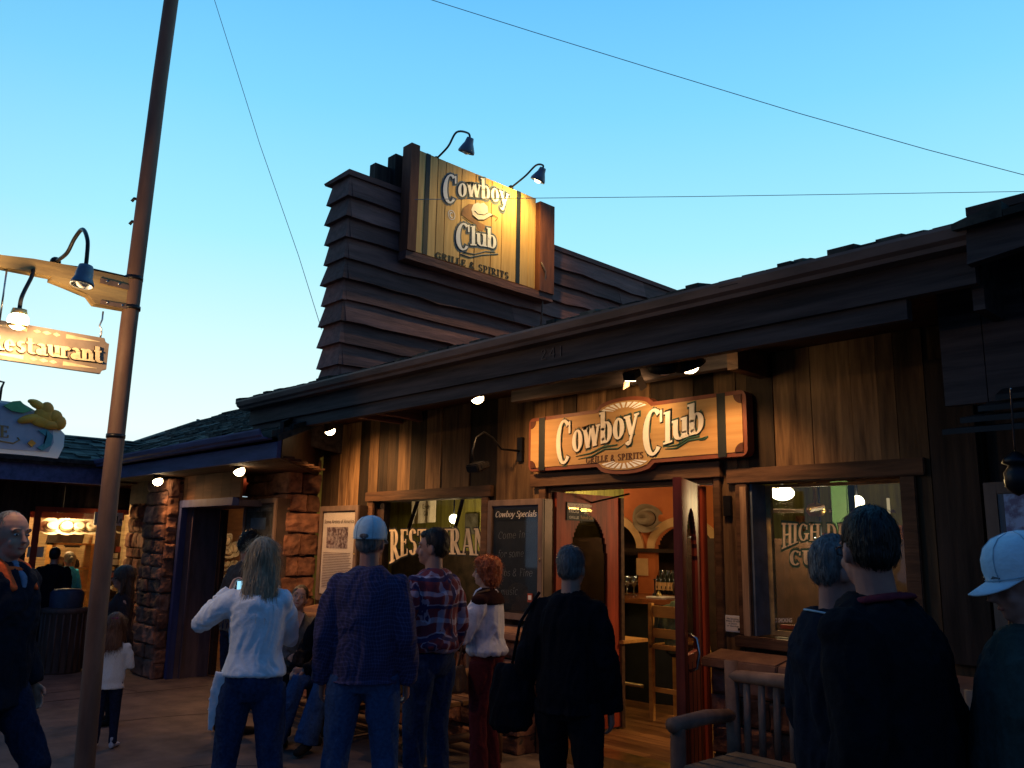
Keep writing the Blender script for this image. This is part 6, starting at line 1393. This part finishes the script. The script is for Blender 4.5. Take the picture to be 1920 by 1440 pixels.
    if kind in ('short', 'curly', 'fringe'):
        g = {'short': .0, 'curly': .016, 'fringe': -.002}[kind]
        if kind != 'fringe': mb.ball(hp_(0, -.026, .040), (.080 + g) * hs, (.092 + g) * hs, (.095 + g) * hs, 22, RH)
        else: mb.ball(hp_(0, -.034, .030), .0765 * hs, .088 * hs, .0965 * hs, 22, RH)
        mb.ball(hp_(0, -.046, .0), (.073 + g) * hs, (.064 + g) * hs, (.066 + g * .5) * hs, 18, RH)
        if kind != 'fringe': mb.ball(hp_(0, .035, .082), (.055 + g) * hs, .045 * hs, .030 * hs, 14, RH)
    elif kind == 'bun':
        mb.ball(hp_(0, -.024, .034), .082 * hs, .094 * hs, .100 * hs, 22, RH); mb.ball(hp_(0, -.05, -.01), .076 * hs, .062 * hs, .07 * hs, 18, RH); mb.ball(hp_(0, -.125, .01), .035 * hs, .035 * hs, .035 * hs, 12, RH)
    elif kind == 'bob':
        mb.ball(hp_(0, -.030, .034), .106 * hs, .110 * hs, .108 * hs, 22, RH); mb.ball(hp_(0, -.050, -.045), .104 * hs, .085 * hs, .085 * hs, 20, RH); mb.ball(hp_(0, .040, .092), .070 * hs, .055 * hs, .036 * hs, 16, RH)
    elif kind in ('long', 'longwild'):
        g = .012 if kind == 'longwild' else 0; ln = hair[2] if len(hair) > 2 else .30
        mb.ball(hp_(0, -.020, .034), (.088 + g) * hs, (.100 + g) * hs, .104 * hs, 22, RH)
        pts = [hp_(0, -.035, .03), hp_(0, -.052, -.06), hp_(0, -.070, -.13), hp_(0, -.070, -.13) + Vector((0, -.015, -(ln - .17) * .6 * hs)), hp_(0, -.070, -.13) + Vector((.0, -.02, -(ln - .17) * 1.1 * hs))]
        mb.tube(pts, [(.086 * hs, .070 * hs), ((.094 + g) * hs, .060 * hs), ((.100 + g) * hs, .052 * hs), ((.102 + g) * hs, .045 * hs), ((.078 + g) * hs, .028 * hs)], 20)
        for sx in (-1, 1): mb.tube([hp_(sx * .062, .012, .06), hp_(sx * .084, .002, -.02), hp_(sx * .084, .010, -.10), hp_(sx * .080, .01, -.15)], [.020 * hs, .024 * hs, .022 * hs, .010 * hs], 10)
    if kind not in ('none',):
        sc(mb); o = remesh(mb, 'hair', hm, root, hv, 2, wr=.014 if kind in ('curly', 'bob') else .005, wsc=(34, 34, 30) if kind in ('curly', 'bob') else ((46, 46, 5) if kind.startswith('long') else (30, 30, 24)), seed=px)
        o.parent = body
        if d < 9 and not nostrand: strands(o, s * hs, kind, int(px))
    # ---- trousers
    cp = puff
    if bottom:
        mb = MB(); tr = [(c, rx * 1.07 + .004, ry_ * 1.08 + .004) for c, rx, ry_ in tors if c.z < (1.06 if child < 1.3 else .95) + dz]; c0 = tors[0]
        mb.rings([(c0[0] - Vector((0, 0, .07)), .115 * w, .10)] + tr, 22)
        for k in 'LR':
            L_ = legset(k); L_[-1] = lerp(Jn['k' + k], Jn['a' + k], 1.06)
            mb.tube(L_, [.100, .100, .080, .072, .068 + flare * .3, .064 + flare * .8, .068 + flare], 16)
        sc(mb); remesh(mb, 'trousers', bottom, root, vox, 3, wr * .75, (9, 9, 4), px * .3)
    # ---- shoes
    for k, sx in (('L', -1), ('R', 1)):
        a = Jn['a' + k]; t = Vector((a.x * .0 + sx * .18, 1, 0)).normalized() if not seated else Vector((sx * .1, 1, 0)).normalized(); zt = a.z - .09
        mb = MB(); F = lambda y, z: Vector((a.x, a.y, zt)) + t * y + Vector((0, 0, z))
        mb.tube([F(-.055, .035), F(-.02, .042), F(.05, .040), F(.12, .034), F(.175, .028), F(.20, .024)], [(.030, .030), (.038, .038), (.040, .038), (.046, .032), (.042, .026), (.022, .016)], 14)
        mb.tube([F(-.02, .04), F(-.015, .10), F(-.01, .16 if shoe.startswith('boot') else .10)], [.042, .040, .044], 12)
        sc(mb); o = remesh(mb, 'shoe', shoe, root, .009 * max(s, .6), 2)
    # ---- upper garment
    m_top, th = top[0], .014 + top[1]; mb = MB(); lo_ = hem + dz
    sec = [(c, rx + th * .8, ry_ + th) for c, rx, ry_ in tors]
    if lo_ < sec[0][0].z: sec = [(up(0, 0, lo_), sec[0][1] * (1.03 + flare * 0) + .01, sec[0][2] * 1.04 + .01)] + sec
    else: sec = [x for x in sec if x[0].z >= lo_ - .03]
    if tuck: sec = [(sec[0][0] - Vector((0, 0, .0)), sec[0][1] * .97, sec[0][2] * .97), (sec[0][0] + Vector((0, 0, .035)), sec[0][1] * 1.10, sec[0][2] * 1.12)] + sec[1:]
    sec.append((up(0, -.004, 1.495 + dz), .062 * w + th * .3, .060 + th * .3)); mb.rings(sec, 26)
    for k in 'LR':
        A_ = armset(k); A_[0] = lerp(Jn['s' + k], up(0, 0, 1.40 + dz), .18); R_ = [(x * fa + th * .6) * cp for x in (.056, .054, .046, .043, .045, .036, .034)]
        if sleeve < 1.0: A_ = A_[:4] if sleeve < .6 else A_[:6]; R_ = R_[:len(A_)]
        mb.tube(A_, R_, 14); mb.ball(Jn['s' + k] + Vector((0, 0, -.008)), (.054 * fa + th * .5), None, None, 12)
    sc(mb); shirt = remesh(mb, 'shirt' if top[1] < .018 else 'jacket', m_top, root, vox, 3, wr, (10, 10, 4.5), px)
    if collar:
        mb = MB(); n_ = 18; nr = .068 * w + th * .6
        pts = [up(nr * math.sin(a), nr * .95 * -math.cos(a) * 1.0 + (-.005), 1.485 + dz + .012 - .035 * (0.5 - .5 * math.cos(a))) for a in [PI * 2 * k / n_ for k in range(n_ + 1)]]
        mb.tube(pts, [(.022, .010)] * (n_ + 1), 8); sc(mb); o = remesh(mb, 'collar', collar, root, .008, 1); 
    root['_s'] = s
    return dict(root=root, s=s, J=Jn, hp=hp_, hs=hs, body=body, dz=dz, up=up, th=th, nb=nb, RH=RH, sc=sc)
def add_cap(P, m, hair_m='hair_grey'):
    hp_, hs, RH = P['hp'], P['hs'], P['RH']; mb = MB()
    rings_ = []; n = 22; vs = []; fs = []
    for k, (z, r) in enumerate(((-.004, 1.0), (.03, 1.02), (.06, .97), (.09, .82), (.112, .55), (.122, .18), (.123, .01))):
        for j in range(n): a = 2 * PI * j / n; vs.append(hp_(.091 * r * math.cos(a), -.018 + .112 * r * math.sin(a), .022 + z * 1.04))
    for i in range(6):
        for j in range(n): j2 = (j + 1) % n; fs.append((i * n + j, i * n + j2, (i + 1) * n + j2, (i + 1) * n + j))
    mb.add(vs, fs, .5, True); mb.ball(hp_(0, -.014, .143), .008 * hs); P['sc'](mb); cap = mb.build('cap', m); cap.parent = P['root']
    mb = MB()
    for k in range(6):
        a = PI * k / 3; mb.tube([hp_(.0915 * r * math.cos(a), -.018 + .1125 * r * math.sin(a), .0225 + z * 1.04) for z, r in ((-.004, 1.0), (.03, 1.025), (.06, .975), (.09, .83), (.112, .56), (.122, .18))], .0013, 5)
    n2 = 24; mb.tube([hp_(.0925 * math.cos(2 * PI * k / n2), -.018 + .1135 * math.sin(2 * PI * k / n2), .024) for k in range(n2 + 1)], .0018, 5)
    P['sc'](mb); o = mb.build('seams', 'piping'); o.parent = cap
    mb = MB(); mb.ball(hp_(0, -.126, .034), .026, .008, .018, 14, RH); P['sc'](mb); o = mb.build('strap_opening', hair_m); o.parent = cap
    mb = MB(); vs = []; fs = []; nn = 14
    for lay in (0, -.004):
        for i, rr in enumerate((1.0, 1.35, 1.75)):
            for j in range(nn + 1):
                a = PI * (.12 + .76 * j / nn); ed = math.sin(PI * j / nn) ** .5; r = 1 + (rr - 1) * ed
                vs.append(hp_(.084 * math.cos(a) * (1 + (r - 1) * .25), -.014 + .108 * math.sin(a) + .085 * (r - 1), .022 + lay - .03 * (r - 1) - .012 * abs(math.cos(a)) * (r - .8)))
    q = nn + 1
    for lay in range(2):
        for i in range(2):
            for j in range(nn): b = lay * 3 * q + i * q + j; f = (b, b + 1, b + q + 1, b + q); fs.append(f if lay == 0 else f[::-1])
    for j in range(nn): b = 2 * q + j; fs.append((b, b + 1, b + 1 + 3 * q, b + 3 * q))
    mb.add(vs, fs, .5, True); P['sc'](mb); o = mb.build('cap_brim', m); o.parent = cap
    return cap
def extra(P, mb, name, m, vox=None, parent=None, wr=0.0):
    P['sc'](mb)
    if vox: o = remesh(mb, name, m, P['root'], vox, 2, wr)
    else: o = mb.build(name, m)
    o.parent = parent or P['root']; return o

# 1 bald man walking in from the left edge
P1 = person('balding man in dark jacket with orange collar lining walking at the left edge', 12, 957, 4.3, 128, top=('coat_navy', .022), bottom='denim_dark', hair=('fringe', 'hair_grey'), sk='skin', headyaw=18, hem=.80, collar='red_lining',
            J=dict(kL=(-.11, .22, .52), aL=(-.12, .10, .10), kR=(.11, -.06, .50), aR=(.12, -.40, .14)), width=1.08)
mb = MB(); mb.tube([P1['up'](0, .045, 1.50), P1['up'](0, .115, 1.42), P1['up'](0, .135, 1.30)], [(.025, .015), (.028, .012), (.012, .008)], 10); extra(P1, mb, 'shirt_front', 'blue_shirt', .009)
mb = MB()
for sx in (-1, 1): mb.tube([P1['up'](sx * .06, -.03, 1.52), P1['up'](sx * .092, .05, 1.475), P1['up'](sx * .075, .135, 1.36)], [(.034, .014), (.046, .016), (.02, .012)], 10)
mb.v = mb.v; extra(P1, mb, 'collar_lining', 'red_lining', .008)
# 2, 3 people by the hat window
person('person in black coat standing with back to us before the hat window', 104, 1026, 11.3, 20, top=('coat_black', .03), bottom='trousers_black', hair=('short', 'hair_black'), vox=.02, hem=.72, shoe='boot_white', face=False, width=1.1)
person('blonde woman in turquoise jacket in front of the hat shop window', 131, 1034, 12.4, -25, top=('jacket_teal', .02), bottom='trousers_black', hair=('bun', 'hair_blonde'), female=True, vox=.02, hem=.86, face=False)
# 5 girl with long hair and silver hair clip
P5 = person('girl with long brown hair and silver flower clip facing left', 240, 1066, 7.9, -95, top=('stripe_dark', .012), bottom='trousers_black', hair=('longwild', 'hair_brown', .52), female=True, child=1.12, vox=.013, headyaw=-4, hem=.86,
            J=dict(eL=(-.24, -.02, 1.13), wL=(-.20, .16, .93)))
c = P5['hp'](.088, -.015, .055); mb = MB()
for k in range(6): a = k * PI / 3; mb.ball(c + Vector((.008, .020 * math.cos(a), .020 * math.sin(a))), .004, .013, .013, 8)
extra(P5, mb, 'hair_flower', 'steel')
# 6 toddler
P6 = person('toddler in white sweater and white boots standing behind the pole', 232, 1166, 7.0, 12, top=('sweater', .012), bottom='denim_dark', hair=('long', 'hair_auburn', .26), child=1.45, vox=.010, sleeve=1.0, face=True, hem=.82, shoe='boot_white', width=1.12, wr=.006,
            J=dict(eR=(.26, .02, 1.12), wR=(.14, .22, 1.22), eL=(-.25, .0, 1.14), wL=(-.15, .2, 1.1)), headyaw=8, flare=-.01)
c = P6['hp'](.02, -.10, .08); mb = MB(); mb.ball(c + Vector((-.02, 0, 0)), .028, .016, .018, 10); mb.ball(c + Vector((.025, 0, 0)), .028, .016, .018, 10); mb.ball(c, .010); extra(P6, mb, 'hair_bow', 'pink')
# 7 dark haired man beyond the woman in white
P7 = person('curly dark haired man in brown shirt beyond the woman in white', 455, 998, 7.6, 55, top=('brown_shirt', .006), bottom='denim_dark', hair=('curly', 'hair_black'), sk='skin', headpitch=-22, lean=(0, .12), headyaw=15, hem=.88, J=dict(wR=(.20, .28, 1.15), eR=(.26, .05, 1.12)), width=1.05)
# 8 woman in white seen from behind, taking a picture
P8 = person('woman with straight blonde hair in loose white top, seen from behind', 493, 1009, 4.75, 8, top=('white_knit', .020), bottom='denim', hair=('long', 'hair_blonde', .34), female=True, hem=.955, sk='skin_pale', width=1.0, shoe='boot_brown', face=True, flare=.012, headyaw=-6, wr=.015, nostrand=False,
            J=dict(eL=(-.33, .06, 1.25), wL=(-.21, .22, 1.42), eR=(.175, .15, 1.16), wR=(.08, .30, 1.38), kL=(-.13, .03, .5), aL=(-.17, 0, .09), kR=(.13, .0, .5), aR=(.16, -.02, .09)), curl=1.3, hands=((.25, .35, .9), (-.3, .35, .9)), pn=((.9, .2, 0), (-.9, .2, 0)), gap=None, puff=1.04)
mb = MB(); c = Vector((-.02, .33, 1.44)); mb.box(c.x - .17, c.x - .02, c.y - .012, c.y + .010, c.z - .05, c.z + .05)
cam_ph = extra(P8, mb, 'phone', 'black_metal')
cam_ph.parent = None; cam_ph.name = 'phone'; cam_ph.matrix_basis = P8['root'].matrix_basis.copy(); tag(cam_ph, 'dark phone held up by the woman in white', 'phone')
mb = MB(); mb.box(c.x - .165, c.x - .025, c.y - .016, c.y - .013, c.z - .045, c.z + .045); P8['sc'](mb); o = mb.build('phone_screen', emit('screen_glow', (.35, .75, 1.0), 1.2)); o.parent = cam_ph
mb = MB(); mb.tube([(-.16, -.06, .99), (-.20, -.03, .84), (-.22, .0, .66)], [(.05, .014), (.045, .012), (.02, .008)], 10); extra(P8, mb, 'shirt_tail', 'white_knit', .009, wr=.01)
# 9 seated smiling woman
P9 = person('smiling woman in grey V-neck top seated on the log bench', 566, 1096, 7.75, 172, seated=True, top=('grey_top', .006), bottom='trousers_black', hair=('bun', 'hair_dark'), female=True, sk='skin_pale', headroll=-12, headpitch=12, headyaw=10, hem=.90, nostrand=True,
            J=dict(wL=(-.02, .24, .70), wR=(.08, .25, .68)), vox=.010)
mb = MB(); mb.prism([P9['up'](-.05, .105, 1.055), P9['up'](.0, .142, .93), P9['up'](.05, .105, 1.055), P9['up'](0, .06, 1.08)], (0, .012, 0)); extra(P9, mb, 'neckline', 'skin_pale')
# 10 seated man with clasped hands
P10 = person('seated man in dark jacket and blue jeans with clasped hands, face hidden', 652, 1088, 7.45, 205, seated=True, top=('coat_black', .024), bottom='denim_light', hair=('short', 'hair_dark'), face=True, hem=.88, flare=.03,
             J=dict(wL=(.14, .40, .60), wR=(.24, .37, .60), eL=(-.22, .18, .72), eR=(.28, .14, .72), kR=(.16, .46, .53), aR=(.30, .50, .10), kL=(-.06, .46, .56), aL=(.02, .52, .10)), curl=1.2, hands=((.6, .5, -.1), (-.6, .5, -.1)), pn=((0, -.3, -1), (0, -.3, -1)), lean=(.0, .16), width=1.08)
# 11 seated person in tan
P11 = person('seated person in tan jacket and olive trousers behind the plaid man', 792, 1098, 7.2, 190, seated=True, top=('tan', .024), bottom='khaki', hair=('short', 'hair_grey'), hem=.88, width=1.15, J=dict(aL=(-.02, .42, .10)), vox=.012)
# 12 man in cap, checked navy shirt
P12 = person('man in light blue cap and dark checked shirt, back turned', 694, 974, 4.75, 6, top=('plaid_navy', .022), bottom='denim_light', hair=('short', 'hair_grey'), sk='skin_ruddy', hem=.885, sleeve=1.0, width=.96, belly=.02, headyaw=12, gap=.025, curl=1.1, nostrand=True, wr=.014, shoe='boot_brown', flare=.005)
add_cap(P12, 'cap_blue')
# 13 plaid man
P13 = person('man in red and white plaid shirt looking left at the capped man', 815, 990, 5.45, -48, top=('plaid_red', .016), bottom='denim', hair=('short', 'hair_dark'), sk='skin', headyaw=-28, hem=.99, tuck=True, width=1.02, curl=1.0, shoe='boot_brown',
             J=dict(eL=(-.25, .02, 1.13), wL=(-.15, .14, .92), eR=(.26, -.02, 1.13), wR=(.24, .10, .90)))
mb = MB(); mb.rings([(Vector((0, 0, 1.0)), .186, .148), (Vector((0, 0, 1.035)), .186, .148)], 24); extra(P13, mb, 'belt', 'boot_brown')
# 14 red haired woman
P14 = person('red haired woman in white blouse with dark yoke, arms crossed', 916, 1044, 6.25, -68, top=('blouse', .022), bottom='maroon', hair=('bob', 'hair_red'), female=True, sk='skin_pale', hem=.98, tuck=True, headyaw=-14, puff=1.18, shoe='boot',
             J=dict(eL=(-.24, .10, 1.12), wL=(.02, .23, 1.15), eR=(.24, .10, 1.11), wR=(-.02, .21, 1.12)), curl=.8, flare=.01)
sh = P14; mb = MB(); mb.rings([(sh['up'](0, -.012, 1.37), .188, .128), (sh['up'](0, -.01, 1.425), .178, .118), (sh['up'](0, -.006, 1.475), .112, .090), (sh['up'](0, -.004, 1.50), .07, .068)], 24)
for sx in (-1, 1): mb.ball(sh['up'](sx * .165, 0, 1.405), .070, .072, .055, 14)
extra(P14, mb, 'yoke', 'yoke', .009)
mb = MB(); mb.ball(P14['hp'](-.078, -.005, -.06), .006, .006, .016, 8); mb.ball(P14['hp'](.078, -.005, -.06), .006, .006, .016, 8); extra(P14, mb, 'earrings', 'steel')
def bag(P, c, hx, hy, hz, m, label, strap=None, name='shoulder_bag', wr=.01):
    mb = MB(); c = Vector(c); mb.rings([(c + Vector((0, 0, -hz)), hx * .8, hy * .7), (c + Vector((0, 0, -hz * .8)), hx, hy), (c, hx * 1.02, hy * 1.05), (c + Vector((0, 0, hz * .8)), hx * .85, hy * .7), (c + Vector((0, 0, hz)), hx * .7, hy * .35)], 18)
    P['sc'](mb); t = thing(name, label, 'bag'); t.matrix_basis = P['root'].matrix_basis.copy()
    remesh(mb, 'bag_body', m, t, .009, 2, wr)
    if strap: mb = MB(); mb.tube(strap, .009, 6); P['sc'](mb); o = mb.build('strap', m); o.parent = t
    return t
bag(P14, (-.25, .14, .80), .12, .06, .10, 'bag_brown', 'brown furry shoulder bag hanging beside the red haired woman', [(-.25, .14, .88), (-.225, .10, 1.12), (-.16, .03, 1.46), (-.10, -.06, 1.49)])
# 15 grey haired man in black walking to the door
P15 = person('grey haired person in long black coat walking towards the open door', 1068, 1023, 4.45, 14, top=('coat_black', .026), bottom='trousers_black', hair=('short', 'hair_grey'), hem=.86, sk='skin', width=.90, headyaw=6, lean=(.0, .06), curl=.8,
             J=dict(kL=(-.13, .16, .5), aL=(-.12, .20, .09), kR=(.12, .0, .5), aR=(.16, -.26, .12), eL=(-.235, -.02, 1.14), wL=(-.28, .06, .90)))
bag(P15, (-.33, .0, .92), .13, .09, .18, 'coat_black', 'large dark soft bag carried on the left side by the black coated person', [(-.33, .0, 1.08), (-.28, -.02, 1.32), (-.17, -.01, 1.49)], name='tote_bag', wr=.02)
# 16 big man right foreground
P16 = person('tall dark haired man in black jacket with dull red collar in the right foreground', 1664, 951, 2.5, -58, top=('coat_black', .028), bottom='trousers_black', hair=('short', 'hair_black'), hem=.84, sk='skin_ruddy', width=.96, headyaw=30, collar='red_dull', vox=.010, headpitch=-4, lean=(0, .08))
mb = MB(); hp_ = P16['hp']
mb.tube([hp_(-.072, -.01, .012), hp_(-.066, .05, .012), hp_(-.055, .088, .008)], .002, 6); mb.tube([hp_(-.055, .090, .014), hp_(-.030, .100, .014), hp_(-.012, .100, .008), hp_(-.030, .100, -.010), hp_(-.052, .090, -.008), hp_(-.055, .090, .014)], .0018, 6)
mb.tube([hp_(.055, .090, .014), hp_(.030, .100, .014), hp_(.012, .100, .008), hp_(.030, .100, -.010), hp_(.052, .090, -.008), hp_(.055, .090, .014)], .0018, 6); mb.tube([hp_(-.012, .102, .010), hp_(.012, .102, .010)], .002, 6); mb.tube([hp_(.072, -.01, .012), hp_(.055, .088, .008)], .002, 6)
gl = extra(P16, mb, 'glasses', 'black_metal')
# 17 grey haired man behind him
P17 = person('grey haired man in dark jacket with pale piping behind the tall man', 1560, 1006, 3.0, 62, top=('coat_navy', .030), bottom='denim_dark', hair=('short', 'hair_grey'), hem=.82, sk='skin_ruddy', width=.92, headyaw=0, headpitch=-8, vox=.011)
mb = MB(); n_ = 14; mb.tube([P17['up'](.115 * math.sin(a), -.10 * math.cos(a) - .005, 1.485 - .02 * (1 - math.cos(a))) for a in [-1.7 + 3.4 * k / n_ for k in range(n_ + 1)]], .004, 6); extra(P17, mb, 'collar_piping', 'piping')
# 18 man with white cap at the right edge
P18 = person('man in pale cap and grey green jacket facing left at the right edge', 1926, 1011, 2.42, -108, top=('jacket_green', .032), bottom='denim_dark', hair=('short', 'hair_grey'), hem=.82, sk='skin_ruddy', width=1.06, headyaw=-6, headpitch=-14, collar='piping', belly=.03, nostrand=True)
add_cap(P18, 'cap_white')
# 19 patron at the bar
person('patron in green jacket sitting on the bar stool inside', 1272, 1088, 7.9, 15, seated=True, top=('olive_shirt', .022), bottom='denim_dark', hair=('short', 'hair_brown'), face=False, hem=.88, vox=.014, base_z=.36)
